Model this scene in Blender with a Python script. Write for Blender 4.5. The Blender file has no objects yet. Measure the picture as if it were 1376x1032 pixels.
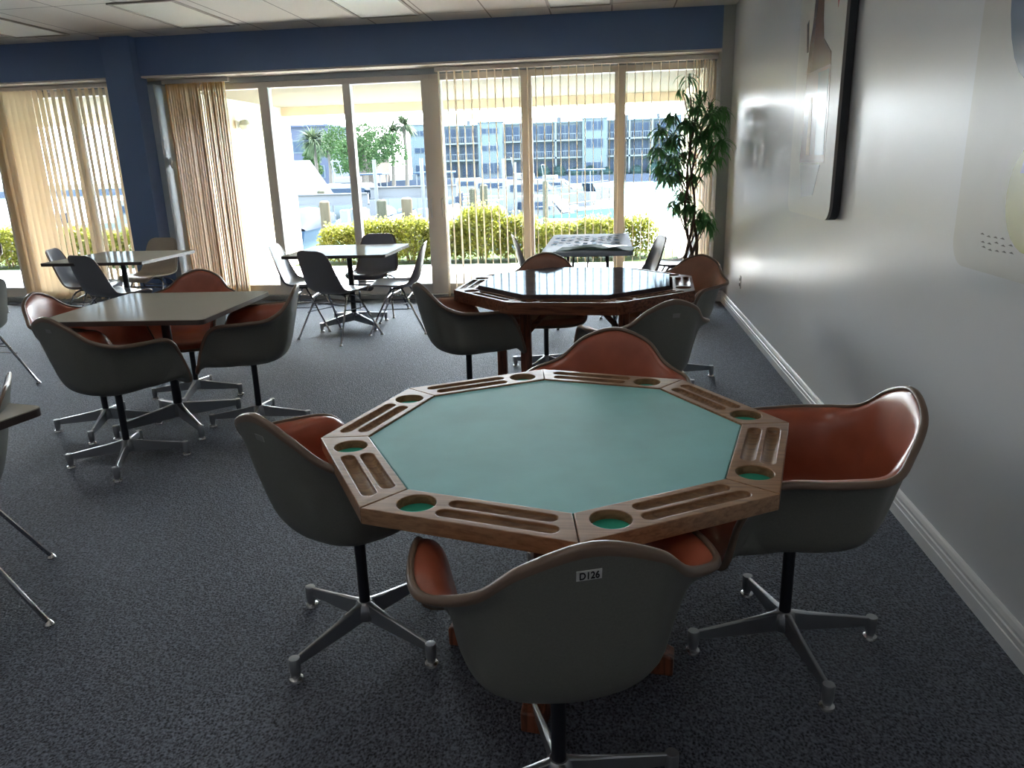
import bpy, bmesh, math, random
import numpy as np
from mathutils import Vector, Matrix
R = math.radians; PI = math.pi
random.seed(7)
scn = bpy.context.scene
COL = scn.collection

# ------------------------------------------------------------------ materials
MATS = {}
def mat(name, col, rough=.5, metal=0., bump=None, var=None, coat=0., spec=.5, trans=0., coat_rough=.1):
    """principled; bump=(scale, strength[, dist]); var=(scale, amount) value mottling"""
    m = bpy.data.materials.new(name); m.use_nodes = True; MATS[name] = m
    nt = m.node_tree; n = nt.nodes; l = nt.links; b = n['Principled BSDF']
    b.inputs['Base Color'].default_value = (*col, 1); b.inputs['Roughness'].default_value = rough
    b.inputs['Metallic'].default_value = metal; b.inputs['Specular IOR Level'].default_value = spec
    b.inputs['Coat Weight'].default_value = coat; b.inputs['Coat Roughness'].default_value = coat_rough
    tc = n.new('ShaderNodeTexCoord')
    if var:
        t = n.new('ShaderNodeTexNoise'); t.inputs['Scale'].default_value = var[0]; t.inputs['Detail'].default_value = 4
        l.new(tc.outputs['Object'], t.inputs['Vector'])
        r = n.new('ShaderNodeValToRGB'); a = var[1]
        r.color_ramp.elements[0].position = .3; r.color_ramp.elements[1].position = .7
        r.color_ramp.elements[0].color = (*[c*(1-a) for c in col], 1); r.color_ramp.elements[1].color = (*[min(1, c*(1+a)) for c in col], 1)
        l.new(t.outputs['Fac'], r.inputs['Fac']); l.new(r.outputs['Color'], b.inputs['Base Color'])
    if bump:
        t = n.new('ShaderNodeTexNoise'); t.inputs['Scale'].default_value = bump[0]; t.inputs['Detail'].default_value = 3
        l.new(tc.outputs['Object'], t.inputs['Vector'])
        u = n.new('ShaderNodeBump'); u.inputs['Strength'].default_value = bump[1]; u.inputs['Distance'].default_value = bump[2] if len(bump) > 2 else .002
        l.new(t.outputs['Fac'], u.inputs['Height']); l.new(u.outputs['Normal'], b.inputs['Normal'])
    if trans:
        tr = n.new('ShaderNodeBsdfTranslucent'); tr.inputs['Color'].default_value = (*col, 1)
        mx = n.new('ShaderNodeMixShader'); mx.inputs['Fac'].default_value = trans
        l.new(b.outputs[0], mx.inputs[1]); l.new(tr.outputs[0], mx.inputs[2]); l.new(mx.outputs[0], n['Material Output'].inputs['Surface'])
    return m

def wood(name, c1, c2, rough=.35, scale=(3, 40, 40), coat=0.):
    m = mat(name, c1, rough, coat=coat); nt = m.node_tree; n = nt.nodes; l = nt.links; b = n['Principled BSDF']
    tc = n.new('ShaderNodeTexCoord'); mp = n.new('ShaderNodeMapping'); mp.inputs['Scale'].default_value = scale
    t = n.new('ShaderNodeTexNoise'); t.inputs['Scale'].default_value = 1.6; t.inputs['Detail'].default_value = 6; t.inputs['Distortion'].default_value = .6
    r = n.new('ShaderNodeValToRGB'); r.color_ramp.elements[0].color = (*c2, 1); r.color_ramp.elements[1].color = (*c1, 1)
    r.color_ramp.elements[0].position = .35; r.color_ramp.elements[1].position = .6
    l.new(tc.outputs['Object'], mp.inputs['Vector']); l.new(mp.outputs[0], t.inputs['Vector']); l.new(t.outputs['Fac'], r.inputs['Fac'])
    l.new(r.outputs['Color'], b.inputs['Base Color'])
    return m

mat('wall_paint', (.74, .755, .78), .27, bump=(60, .12, .002), spec=.4)
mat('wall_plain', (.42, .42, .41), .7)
mat('dim_wall', (0.6200, 0.6200, 0.6400), .8)
mat('navy_paint', (0.1600, 0.2350, 0.4200), .55, bump=(90, .1))
mat('soffit_paint', (0.8000, 0.7000, 0.6100), .7)
mat('jamb_paint', (.48, .52, .56), .45)
mat('white_trim', (.72, .72, .72), .4)
mat('alu_frame', (0.8200, 0.7600, 0.7000), .45, spec=.4)
mat('track_grey', (.35, .34, .33), .5)
mat('vane', (0.8500, 0.7500, 0.6100), .6, trans=.6)
mat('vane_tan', (0.6200, 0.4200, 0.1900), .6, trans=.30)
mat('orange_vinyl', (0.3700, 0.0950, 0.0500), .30, bump=(300, .15, .0006), var=(14, .10), coat=.2, coat_rough=.25)
mat('brown_vinyl', (0.3400, 0.1500, 0.0900), .34, bump=(300, .15, .0006), var=(14, .10), coat=.15, coat_rough=.3)
mat('greige_shell', (0.1500, 0.1500, 0.1320), .42, bump=(180, .2, .0006), var=(220, .08))
mat('edge_vinyl', (0.1650, 0.1100, 0.0780), .32)
mat('slate_shell', (0.1700, 0.1600, 0.1700), .4, bump=(180, .2, .0006), var=(200, .08))
mat('slate_pad', (0.1700, 0.1750, 0.2100), .32, bump=(300, .1, .0006))
mat('beige_shell', (0.4600, 0.3800, 0.3000), .42, var=(200, .06))
mat('black_metal', (.010, .011, .018), .4)
mat('cast_aluminium', (.42, .43, .45), .33, metal=.85, bump=(120, .1, .0005))
mat('glide_steel', (.62, .62, .62), .25, metal=.9)
mat('chrome', (0.4000, 0.4000, 0.4300), .12, metal=1.)
wood('table_wood', (.36, .20, .105), (.22, .115, .058), .33, (3, 60, 60), coat=.15)
wood('trough_wood', (.30, .17, .085), (.17, .09, .045), .38, (3, 60, 60))
wood('dark_wood', (0.1950, 0.0780, 0.0420), (.07, .026, .015), .42, (3, 50, 50), coat=0)
MATS['dark_wood'].node_tree.nodes['Principled BSDF'].inputs['Specular IOR Level'].default_value = .25
wood('red_wood', (0.2550, 0.0825, 0.0420), (.09, .028, .015), .35, (50, 50, 4))
mat('green_felt', (0.1550, 0.4600, 0.4550), .6, bump=(400, .5, .001), var=(6, .09))
mat('cup_felt', (0.0200, 0.3000, 0.1900), .9)
mat('laminate_edge', (.055, .040, .035), .4)
mat('paper_light', (.50, .50, .40), .35)
mat('leaf_dark', (0.1000, 0.2600, 0.0850), .38, trans=.4)
mat('bark', (.14, .085, .055), .8, bump=(60, .5, .004))
mat('basket', (.16, .09, .05), .8, bump=(90, .6, .004))
mat('soil', (.03, .02, .015), .95)
mat('sticker', (.62, .62, .60), .5); mat('sticker_grey', (.24, .24, .23), .5); mat('ink', (.004, .004, .006), .8)
mat('plate_white', (.75, .74, .71), .4); mat('slot_dark', (.02, .02, .02), .5)
mat('panel_face', (.55, .55, .53), .30, bump=(25, .12, .002), var=(3, .03), spec=.3); mat('panel_side', (.22, .20, .19), .5); mat('panel_edge', (.028, .030, .036), .5)
mat('art_red', (.55, .03, .045), .25); mat('art_gold', (.40, .25, .07), .3); mat('art_brown', (.16, .10, .075), .25)
mat('art_blue', (.16, .22, .32), .2); mat('art_mauve', (.30, .22, .24), .25); mat('art_olive', (.42, .42, .20), .25); mat('art_dark', (.10, .09, .08), .4)
mat('art_grey', (.36, .37, .42), .25)
mat('troffer_lens', (.86, .83, .74), .35, bump=(160, .4, .002)); mat('tbar', (.40, .35, .30), .5)
OUT0 = set(MATS)
# outdoors
mat('patio', (.62, .61, .58), .85, var=(2, .05)); mat('grass', (0.0175, 0.0280, 0.0062), .95, var=(20, .3))
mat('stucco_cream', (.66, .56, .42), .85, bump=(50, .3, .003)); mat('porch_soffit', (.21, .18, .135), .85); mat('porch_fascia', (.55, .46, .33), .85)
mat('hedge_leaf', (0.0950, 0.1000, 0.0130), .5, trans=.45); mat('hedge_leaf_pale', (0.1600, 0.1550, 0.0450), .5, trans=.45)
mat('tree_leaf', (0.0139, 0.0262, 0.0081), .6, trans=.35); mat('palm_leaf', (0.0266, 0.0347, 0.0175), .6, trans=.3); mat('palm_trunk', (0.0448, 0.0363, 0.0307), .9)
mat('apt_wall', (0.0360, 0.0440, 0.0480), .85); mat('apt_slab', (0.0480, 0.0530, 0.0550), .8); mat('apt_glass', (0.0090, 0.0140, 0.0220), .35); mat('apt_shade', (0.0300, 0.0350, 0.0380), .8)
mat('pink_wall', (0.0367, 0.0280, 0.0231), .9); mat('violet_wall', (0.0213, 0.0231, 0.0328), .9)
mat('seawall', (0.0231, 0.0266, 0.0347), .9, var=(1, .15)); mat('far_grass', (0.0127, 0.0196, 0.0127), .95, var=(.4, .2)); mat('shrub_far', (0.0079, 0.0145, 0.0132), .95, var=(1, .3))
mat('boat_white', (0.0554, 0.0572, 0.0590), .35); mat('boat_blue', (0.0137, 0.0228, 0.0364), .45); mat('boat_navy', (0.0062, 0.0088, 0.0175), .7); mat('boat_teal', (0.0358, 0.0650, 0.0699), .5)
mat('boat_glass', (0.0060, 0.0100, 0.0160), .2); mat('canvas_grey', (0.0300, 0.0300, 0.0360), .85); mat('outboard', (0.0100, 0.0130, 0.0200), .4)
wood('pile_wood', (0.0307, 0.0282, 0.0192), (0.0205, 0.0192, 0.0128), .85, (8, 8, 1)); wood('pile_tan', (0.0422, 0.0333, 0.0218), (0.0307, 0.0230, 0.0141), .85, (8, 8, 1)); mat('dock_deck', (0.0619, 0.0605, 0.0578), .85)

for k_ in set(MATS)-OUT0:
    if k_ not in ('patio',): MATS[k_].node_tree.nodes['Principled BSDF'].inputs['Specular IOR Level'].default_value = .04

def carpet():
    m = mat('carpet', (.05, .055, .068), .7, spec=.35); n = m.node_tree.nodes; l = m.node_tree.links; b = n['Principled BSDF']
    tc = n.new('ShaderNodeTexCoord')
    mp = n.new('ShaderNodeMapping'); mp.inputs['Scale'].default_value = (1, .75, 1); l.new(tc.outputs['Object'], mp.inputs['Vector'])
    v = n.new('ShaderNodeTexVoronoi'); v.inputs['Scale'].default_value = 120; l.new(mp.outputs[0], v.inputs['Vector'])
    t2 = n.new('ShaderNodeTexNoise'); t2.inputs['Scale'].default_value = 150; t2.inputs['Detail'].default_value = 3; l.new(mp.outputs[0], t2.inputs['Vector'])
    ad = n.new('ShaderNodeMath'); ad.operation = 'MULTIPLY_ADD'; ad.inputs[1].default_value = .45
    l.new(v.outputs['Distance'], ad.inputs[0]); l.new(t2.outputs['Fac'], ad.inputs[2])
    r = n.new('ShaderNodeValToRGB'); e = r.color_ramp.elements
    e[0].position = .52; e[0].color = (.013, .014, .020, 1); e[1].position = .92; e[1].color = (.155, .17, .215, 1)
    l.new(ad.outputs[0], r.inputs['Fac'])
    t3 = n.new('ShaderNodeTexNoise'); t3.inputs['Scale'].default_value = 1.1; l.new(tc.outputs['Object'], t3.inputs['Vector'])
    r3 = n.new('ShaderNodeMapRange'); r3.inputs['To Min'].default_value = .82; r3.inputs['To Max'].default_value = 1.15; l.new(t3.outputs['Fac'], r3.inputs['Value'])
    mx = n.new('ShaderNodeMix'); mx.data_type = 'RGBA'; mx.blend_type = 'MULTIPLY'; mx.inputs['Factor'].default_value = 1
    l.new(r.outputs['Color'], mx.inputs[6]); l.new(r3.outputs[0], mx.inputs[7]); l.new(mx.outputs[2], b.inputs['Base Color'])
    u = n.new('ShaderNodeBump'); u.inputs['Strength'].default_value = .9; u.inputs['Distance'].default_value = .006
    l.new(ad.outputs[0], u.inputs['Height']); l.new(u.outputs[0], b.inputs['Normal'])
    b.inputs['Sheen Weight'].default_value = .12; b.inputs['Sheen Roughness'].default_value = .35; b.inputs['Sheen Tint'].default_value = (.75, .87, 1, 1)
carpet()
fb = MATS['green_felt'].node_tree.nodes['Principled BSDF']; fb.inputs['Sheen Weight'].default_value = .4; fb.inputs['Sheen Tint'].default_value = (.8, 1, 1, 1)
def ceiling_mat():
    m = mat('ceiling_tile', (.5, .45, .39), .9); n = m.node_tree.nodes; l = m.node_tree.links; b = n['Principled BSDF']
    tc = n.new('ShaderNodeTexCoord'); mp = n.new('ShaderNodeMapping'); mp.inputs['Location'].default_value = (.595+.6*30, -7.83+1.22*20, 0)
    br = n.new('ShaderNodeTexBrick'); br.offset = 0; br.squash = 1
    br.inputs['Color1'].default_value = (.74, .68, .61, 1); br.inputs['Color2'].default_value = (.71, .65, .585, 1); br.inputs['Mortar'].default_value = (.30, .25, .21, 1)
    br.inputs['Scale'].default_value = 1; br.inputs['Mortar Size'].default_value = .007; br.inputs['Brick Width'].default_value = .6; br.inputs['Row Height'].default_value = 1.22
    l.new(tc.outputs['Object'], mp.inputs['Vector']); l.new(mp.outputs[0], br.inputs['Vector']); l.new(br.outputs['Color'], b.inputs['Base Color'])
    t = n.new('ShaderNodeTexNoise'); t.inputs['Scale'].default_value = 120; l.new(tc.outputs['Object'], t.inputs['Vector'])
    u = n.new('ShaderNodeBump'); u.inputs['Strength'].default_value = .25; u.inputs['Distance'].default_value = .004
    l.new(t.outputs['Fac'], u.inputs['Height']); l.new(u.outputs[0], b.inputs['Normal'])
ceiling_mat()
def water_mat():
    m = mat('water', (.20, .30, .30), .12, bump=(1.3, .5, .25), spec=.6)
    return m
water_mat()
def sheen(name, col, fac, rough, var=None, tint=(1, 1, 1)):
    m = mat(name, col, .9, var=var, spec=0); n = m.node_tree.nodes; l = m.node_tree.links
    g = n.new('ShaderNodeBsdfGlossy'); g.inputs['Roughness'].default_value = rough; g.inputs['Color'].default_value = (*tint, 1)
    mx = n.new('ShaderNodeMixShader'); mx.inputs['Fac'].default_value = fac
    l.new(n['Principled BSDF'].outputs[0], mx.inputs[1]); l.new(g.outputs[0], mx.inputs[2]); l.new(mx.outputs[0], n['Material Output'].inputs['Surface'])
sheen('glossy_top', (.10, .07, .07), .050, .07, (9, .2), (.72, .88, 1))
sheen('laminate', (.42, .39, .33), .035, .12, (1.4, .06), (.75, .88, 1))
sheen('folding_plastic', (.36, .40, .48), .03, .2)
sheen('puzzle_a', (.45, .62, .75), .02, .2); sheen('puzzle_b', (.09, .16, .26), .01, .2); sheen('puzzle_c', (.06, .09, .08), .01, .2)
sheen('paper_box', (.08, .13, .11), .012, .15)
def glass_mat():
    m = bpy.data.materials.new('window_glass'); m.use_nodes = True; MATS['window_glass'] = m
    n = m.node_tree.nodes; l = m.node_tree.links; n.clear()
    o = n.new('ShaderNodeOutputMaterial'); t = n.new('ShaderNodeBsdfTransparent'); g = n.new('ShaderNodeBsdfGlossy'); f = n.new('ShaderNodeFresnel'); mx = n.new('ShaderNodeMixShader')
    t.inputs['Color'].default_value = (.96, .98, .98, 1); g.inputs['Roughness'].default_value = .02; f.inputs['IOR'].default_value = 1.25
    l.new(f.outputs[0], mx.inputs['Fac']); l.new(t.outputs[0], mx.inputs[1]); l.new(g.outputs[0], mx.inputs[2]); l.new(mx.outputs[0], o.inputs['Surface'])
glass_mat()

lm_ = mat('added_fill_lens', (.8, .8, .8), .4); lb_ = lm_.node_tree.nodes['Principled BSDF']  # glowing lens of the added, unseen fill panels
lb_.inputs['Emission Color'].default_value = (1, .97, .93, 1); lb_.inputs['Emission Strength'].default_value = .25

# ------------------------------------------------------------------ mesh helpers
class MB:
    def __init__(s): s.v = []; s.f = []
    def add(s, vs, fs):
        o = len(s.v); s.v += [tuple(p) for p in vs]; s.f += [tuple(i+o for i in f) for f in fs]; return s
    def box(s, x0, x1, y0, y1, z0, z1, M=None):
        vs = [Vector(p) for p in [(x0,y0,z0),(x1,y0,z0),(x1,y1,z0),(x0,y1,z0),(x0,y0,z1),(x1,y0,z1),(x1,y1,z1),(x0,y1,z1)]]
        if M: vs = [M @ p for p in vs]
        return s.add(vs, [(0,3,2,1),(4,5,6,7),(0,1,5,4),(1,2,6,5),(2,3,7,6),(3,0,4,7)])
    def prism(s, poly, z0, z1):
        n = len(poly)
        return s.add([(x, y, z0) for x, y in poly]+[(x, y, z1) for x, y in poly],
                     [tuple(range(n-1, -1, -1)), tuple(range(n, 2*n))]+[(i, (i+1) % n, (i+1) % n+n, i+n) for i in range(n)])
    def tube(s, pts, r, seg=8, closed=False, caps=True):
        P = [Vector(p) for p in pts]; n = len(P); rr = r if isinstance(r, (list, tuple)) else [r]*n
        T = []
        for i in range(n):
            a = P[(i-1) % n] if (closed or i > 0) else P[i]; b = P[(i+1) % n] if (closed or i < n-1) else P[i]
            T.append((b-a).normalized())
        up = Vector((0, 0, 1)) if abs(T[0].z) < .9 else Vector((1, 0, 0))
        N = (up-T[0]*up.dot(T[0])).normalized(); vs = []
        for i in range(n):
            N = (N-T[i]*N.dot(T[i])).normalized(); B = T[i].cross(N)
            for k in range(seg):
                a = 2*PI*k/seg; vs.append(P[i]+(N*math.cos(a)+B*math.sin(a))*rr[i])
        fs = []
        for i in range(n if closed else n-1):
            for k in range(seg):
                j = (i+1) % n; fs.append((i*seg+k, i*seg+(k+1) % seg, j*seg+(k+1) % seg, j*seg+k))
        if not closed and caps: fs += [tuple(range(seg-1, -1, -1)), tuple((n-1)*seg+k for k in range(seg))]
        return s.add(vs, fs)
    def cyl(s, p0, p1, r0, r1=None, seg=16): return s.tube([p0, p1], [r0, r0 if r1 is None else r1], seg)
    def lathe(s, prof, c=(0, 0, 0), seg=24):
        vs = []; n = len(prof)
        for r, z in prof:
            for k in range(seg): a = 2*PI*k/seg; vs.append((c[0]+r*math.cos(a), c[1]+r*math.sin(a), c[2]+z))
        fs = [(i*seg+k, i*seg+(k+1) % seg, (i+1)*seg+(k+1) % seg, (i+1)*seg+k) for i in range(n-1) for k in range(seg)]
        fs += [tuple(range(seg-1, -1, -1)), tuple((n-1)*seg+k for k in range(seg))]
        return s.add(vs, fs)
    def grid(s, G, closed_u=False):
        nu, nv = len(G), len(G[0]); vs = [p for row in G for p in row]
        return s.add(vs, [(i*nv+j, ((i+1) % nu)*nv+j, ((i+1) % nu)*nv+j+1, i*nv+j+1) for i in range(nu if closed_u else nu-1) for j in range(nv-1)])
    def build(s, name, m, parent=None, smooth=True, bevel=0, angle=.7, loc=None, rotz=0, segs=2):
        me = bpy.data.meshes.new(name); me.from_pydata([tuple(p) for p in s.v], [], s.f); me.validate()
        if bevel:
            bm = bmesh.new(); bm.from_mesh(me)
            bmesh.ops.recalc_face_normals(bm, faces=bm.faces)
            es = [e for e in bm.edges if len(e.link_faces) == 2 and e.calc_face_angle(0) > .5]
            bmesh.ops.bevel(bm, geom=es, offset=bevel, segments=segs, profile=.5, affect='EDGES', clamp_overlap=True)
            bm.to_mesh(me); bm.free()
        else:
            bm = bmesh.new(); bm.from_mesh(me); bmesh.ops.recalc_face_normals(bm, faces=bm.faces); bm.to_mesh(me); bm.free()
        if smooth:
            for p in me.polygons: p.use_smooth = True
            me.set_sharp_from_angle(angle=angle)
        me.materials.append(MATS[m] if isinstance(m, str) else m)
        o = bpy.data.objects.new(name, me); COL.objects.link(o)
        if parent: o.parent = parent
        if loc is not None: o.location = loc
        o.rotation_euler.z = rotz
        return o

def tag(o, label=None, cat=None, group=None, kind=None):
    if label: o['label'] = label
    if cat: o['category'] = cat
    if group: o['group'] = group
    if kind: o['kind'] = kind
    return o
def empty(name, loc=(0, 0, 0), rz=0, label=None, cat=None, group=None, kind=None):
    o = bpy.data.objects.new(name, None); COL.objects.link(o); o.location = loc; o.rotation_euler.z = rz; o.empty_display_size = .1
    return tag(o, label, cat, group, kind)
def copy_tree(o, parent=None):
    c = o.copy(); COL.objects.link(c); c.parent = parent
    for ch in list(o.children): copy_tree(ch, c)
    return c
def struct(o, label=None): return tag(o, label, kind='structure')
def holes_mesh(outer, holes, z0, z1, bev=0):
    """flat plate with holes, made from a filled 2D curve"""
    cu = bpy.data.curves.new('plate', 'CURVE'); cu.dimensions = '2D'; cu.fill_mode = 'BOTH'
    cu.extrude = (z1-z0)/2-bev; cu.bevel_depth = bev; cu.bevel_resolution = 2; cu.offset = -bev
    for ring in [outer]+holes:
        sp = cu.splines.new('POLY'); sp.points.add(len(ring)-1); sp.use_cyclic_u = True
        for p, (x, y) in zip(sp.points, ring): p.co = (x, y, 0, 1)
    t = bpy.data.objects.new('plate', cu); COL.objects.link(t); bpy.context.view_layer.update()
    dg = bpy.context.evaluated_depsgraph_get(); me = bpy.data.meshes.new_from_object(t.evaluated_get(dg))
    b = MB(); b.add([(v.co.x, v.co.y, v.co.z+(z0+z1)/2) for v in me.vertices], [tuple(p.vertices) for p in me.polygons])
    bpy.data.objects.remove(t); bpy.data.curves.remove(cu); bpy.data.meshes.remove(me)
    return b
def text_mb(s, size, depth=.0003):
    cu = bpy.data.curves.new('txt', 'FONT'); cu.body = s; cu.size = size; cu.extrude = depth; cu.align_x = 'CENTER'; cu.align_y = 'CENTER'; cu.offset = size*.022
    t = bpy.data.objects.new('txt', cu); COL.objects.link(t); bpy.context.view_layer.update()
    me = bpy.data.meshes.new_from_object(t.evaluated_get(bpy.context.evaluated_depsgraph_get()))
    b = MB(); b.add([tuple(v.co) for v in me.vertices], [tuple(p.vertices) for p in me.polygons])
    bpy.data.objects.remove(t); bpy.data.curves.remove(cu); bpy.data.meshes.remove(me); return b
def slot(cx, cy, hl, r, ang=0, n=8):
    pts = []
    for s, a0 in ((1, -PI/2), (-1, PI/2)):
        for k in range(n+1):
            a = a0+PI*k/n; pts.append((s*hl+r*math.cos(a), r*math.sin(a)))
    c, s_ = math.cos(ang), math.sin(ang)
    return [(cx+c*x-s_*y, cy+s_*x+c*y) for x, y in pts]
def circ(cx, cy, r, n=28): return [(cx+r*math.cos(2*PI*k/n), cy+r*math.sin(2*PI*k/n)) for k in range(n)]

# ------------------------------------------------------------------ camera (fitted to the photograph)
F = 1007.57; YAW, PITCH, ROLL = .1306, .2829, -.0300
CX, CH = -1.2229, 1.461
cy, sy, cp, sp = math.cos(YAW), math.sin(YAW), math.cos(PITCH), math.sin(PITCH)
fw = Vector((-sy*cp, cy*cp, -sp)); r0 = Vector((cy, sy, 0)); u0 = r0.cross(fw)
rr = math.cos(ROLL)*r0+math.sin(ROLL)*u0; uu = -math.sin(ROLL)*r0+math.cos(ROLL)*u0
cd = bpy.data.cameras.new('camera'); cam = bpy.data.objects.new('camera', cd); COL.objects.link(cam); scn.camera = cam
M = Matrix(((rr.x, uu.x, -fw.x, CX), (rr.y, uu.y, -fw.y, 0), (rr.z, uu.z, -fw.z, CH), (0, 0, 0, 1)))
cam.matrix_world = M
cd.sensor_fit = 'HORIZONTAL'; cd.sensor_width = 36; cd.lens = 36*F/1376; cd.clip_start = .05; cd.clip_end = 1000

# ------------------------------------------------------------------ room shell
XL, YB, YF, YW, ZC = -12.5, -4.0, 8.20, 8.60, 2.90
struct(MB().box(XL-.2, .2, YB-.2, 8.72, -.12, 0).build('floor', 'carpet', smooth=False))
struct(MB().box(XL-.2, .2, YB-.2, 8.9, ZC, ZC+.12).build('ceiling', 'ceiling_tile', smooth=False))
struct(MB().box(0, .2, YB-.2, 8.9, 0, ZC).build('wall_right', 'wall_paint', smooth=False))
struct(MB().box(XL-.2, XL, YB, 8.9, 0, ZC).build('wall_left', 'dim_wall', smooth=False))
struct(MB().box(XL, 0, YB-.2, YB, 0, ZC).build('wall_back', 'dim_wall', smooth=False))
# wall above the windows and between them (one wall with its openings)
wf = MB().box(XL, 0, YW-.06, 8.9, 2.44, ZC)
wf.box(-6.62, -6.20, 8.30, 8.9, 0, 2.44).box(XL, -10.6, YW-.06, 8.9, 0, 2.44)
struct(wf.build('wall_front', 'jamb_paint', smooth=False))
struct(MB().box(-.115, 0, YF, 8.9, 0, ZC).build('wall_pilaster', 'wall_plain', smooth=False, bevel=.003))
struct(MB().box(-XL*-1, -.115, YF, YW-.05, 2.515, ZC).build('trim_1', 'navy_paint', smooth=False))      # dropped beam
struct(MB().box(XL, -.115, YF+.012, YW-.05, 2.495, 2.515).build('trim_2', 'soffit_paint', smooth=False))
struct(MB().box(-6.60, -6.27, 8.08, 8.32, 0, ZC).build('wall_column', 'navy_paint', smooth=False, bevel=.004))
def skirting(name, p0, p1, nrm):
    prof = [(0, 0), (.016, 0), (.016, .05), (.0135, .054), (.0135, .066), (.016, .070), (.016, .076), (.012, .080), (.012, .090), (.014, .093), (.009, .108), (.004, .115), (0, .115)]
    b = MB(); a = Vector(p0); c = Vector(p1); nn = Vector(nrm); k = len(prof)
    vs = [a+nn*d+Vector((0, 0, z)) for d, z in prof]+[c+nn*d+Vector((0, 0, z)) for d, z in prof]
    b.add(vs, [(i, (i+1) % k, (i+1) % k+k, i+k) for i in range(k)]+[tuple(range(k)), tuple(range(2*k-1, k-1, -1))])
    return struct(b.build(name, 'white_trim', smooth=False))
skirting('baseboard_right', (0, YB, 0), (0, YF, 0), (-1, 0, 0))
skirting('baseboard_pilaster', (-.115, YF, 0), (0, YF, 0), (0, -1, 0))

# ------------------------------------------------------------------ windows
def window(name, xs, z0, z1, x_from, x_to, label):
    """xs = list of (x centre, width) of uprights"""
    w = struct(empty(name, (0, 0, 0)), label)
    b = MB()
    b.box(x_from, x_to, YW-.045, YW+.055, z1, 2.44)                      # head
    b.box(x_from, x_to, YW-.045, YW+.055, .055, z0)                      # bottom rail
    for x, wd in xs: b.box(x-wd/2, x+wd/2, YW-.055, YW+.045, .03, z1+.01)
    b.build('frame', 'alu_frame', w, smooth=False, bevel=.004)
    MB().box(x_from, x_to, YW-.11, YW+.11, 0, .055).build('sill_track', 'track_grey', w, smooth=False, bevel=.004)
    ed = [x_from]+[x for x, _ in xs]+[x_to]
    for i in range(len(ed)-1):
        if ed[i+1]-ed[i] > .25:
            MB().box(ed[i]+.01, ed[i+1]-.01, YW-.004, YW+.004, z0-.01, z1+.01).build('pane', 'window_glass', w, smooth=False)
    return w
w2 = window('window_2', [(-6.15, .08), (-5.05, .11), (-4.09, .085), (-3.14, .215), (-2.10, .115), (-1.10, .115), (-.15, .09)], .17, 2.375, -6.20, -.115, 'wide aluminium sliding door window with six glass panels')
for x in (-3.20, -3.07):
    MB().tube([(x, YW-.055, .93), (x, YW-.085, .95), (x, YW-.095, 1.03), (x, YW-.085, 1.11), (x, YW-.055, 1.13)], .011, 8).build('door_pull', 'white_trim', w2)
w1 = window('window_1', [(-10.55, .1), (-9.55, .09), (-8.42, .12), (-7.40, .085), (-6.68, .1)], .17, 2.375, -10.6, -6.62, 'left aluminium window behind partly open blinds')

# vertical blinds: one thing per blind, headrail and vanes
def blind(name, vanes, m, x0, x1, label, group):
    """vanes = list of (x, turn from perpendicular)"""
    o = empty(name, (0, 8.43, 0), label=label, cat='window blind', group=group)
    MB().box(x0, x1, -.025, .025, 2.445, 2.49).build('headrail', 'alu_frame', o, smooth=False, bevel=.004)
    b = MB()
    for x, a in vanes:
        n = 5; P = []
        for k in range(n):
            t = (k/(n-1)-.5)*.089; bow = .005*(1-(2*k/(n-1)-1)**2)
            P.append((x+t*-math.sin(a)+bow*math.cos(a), t*math.cos(a)+bow*math.sin(a)))
        G = [[(p[0], p[1], z) for p in P] for z in (.045, .8, 1.6, 2.445)]
        b.grid(G)
        b.grid([[(p[0]+.0012*math.cos(a), p[1]+.0012*math.sin(a), z) for p in P] for z in (.045, .8, 1.6, 2.445)])
    b.build('vanes', m, o, smooth=True)
    return o
rnd = random.Random(3)
bl = [(-3.02+.0862*i, rnd.gauss(0, .035)) for i in range(31)]+[(-.36+.028*i, rnd.gauss(.1, .05)) for i in range(8)]
blind('vertical_blind', bl, 'vane', -3.06, -.12, 'cream vertical blind turned open across the right hand door panels', 'vertical blinds on the windows')
bl = [(-6.12+.0295*i, .22+rnd.gauss(0, .06)+(.5 if i == 14 else 0)) for i in range(24)]
blind('vertical_blind', bl, 'vane_tan', -6.16, -5.38, 'tan vertical blind bunched up right of the navy column', 'vertical blinds on the windows')
bl = [(-8.32+.02*i, .2+rnd.gauss(0, .12)) for i in range(10)]+[(-8.10+.072*i, -.30+i*.07) for i in range(7)]+[(-7.60+.0845*i, .20+rnd.gauss(0, .03)) for i in range(12)]
blind('vertical_blind', bl, 'vane', -8.36, -6.64, 'beige vertical blind half open left of the navy column', 'vertical blinds on the windows')
c = empty('cord_cleat', (-6.195, 8.40, 1.62), label='small white cord cleat beside the tan bunched blind', cat='cord cleat')
MB().box(0, .012, -.012, .012, -.03, .03).build('plate', 'plate_white', c, bevel=.002)
MB().tube([(.02, 0, -.075), (.012, 0, -.03), (.026, 0, 0), (.012, 0, .03), (.022, 0, .05)], [.006, .012, .014, .010, .005], 8).build('hook', 'plate_white', c)

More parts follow.
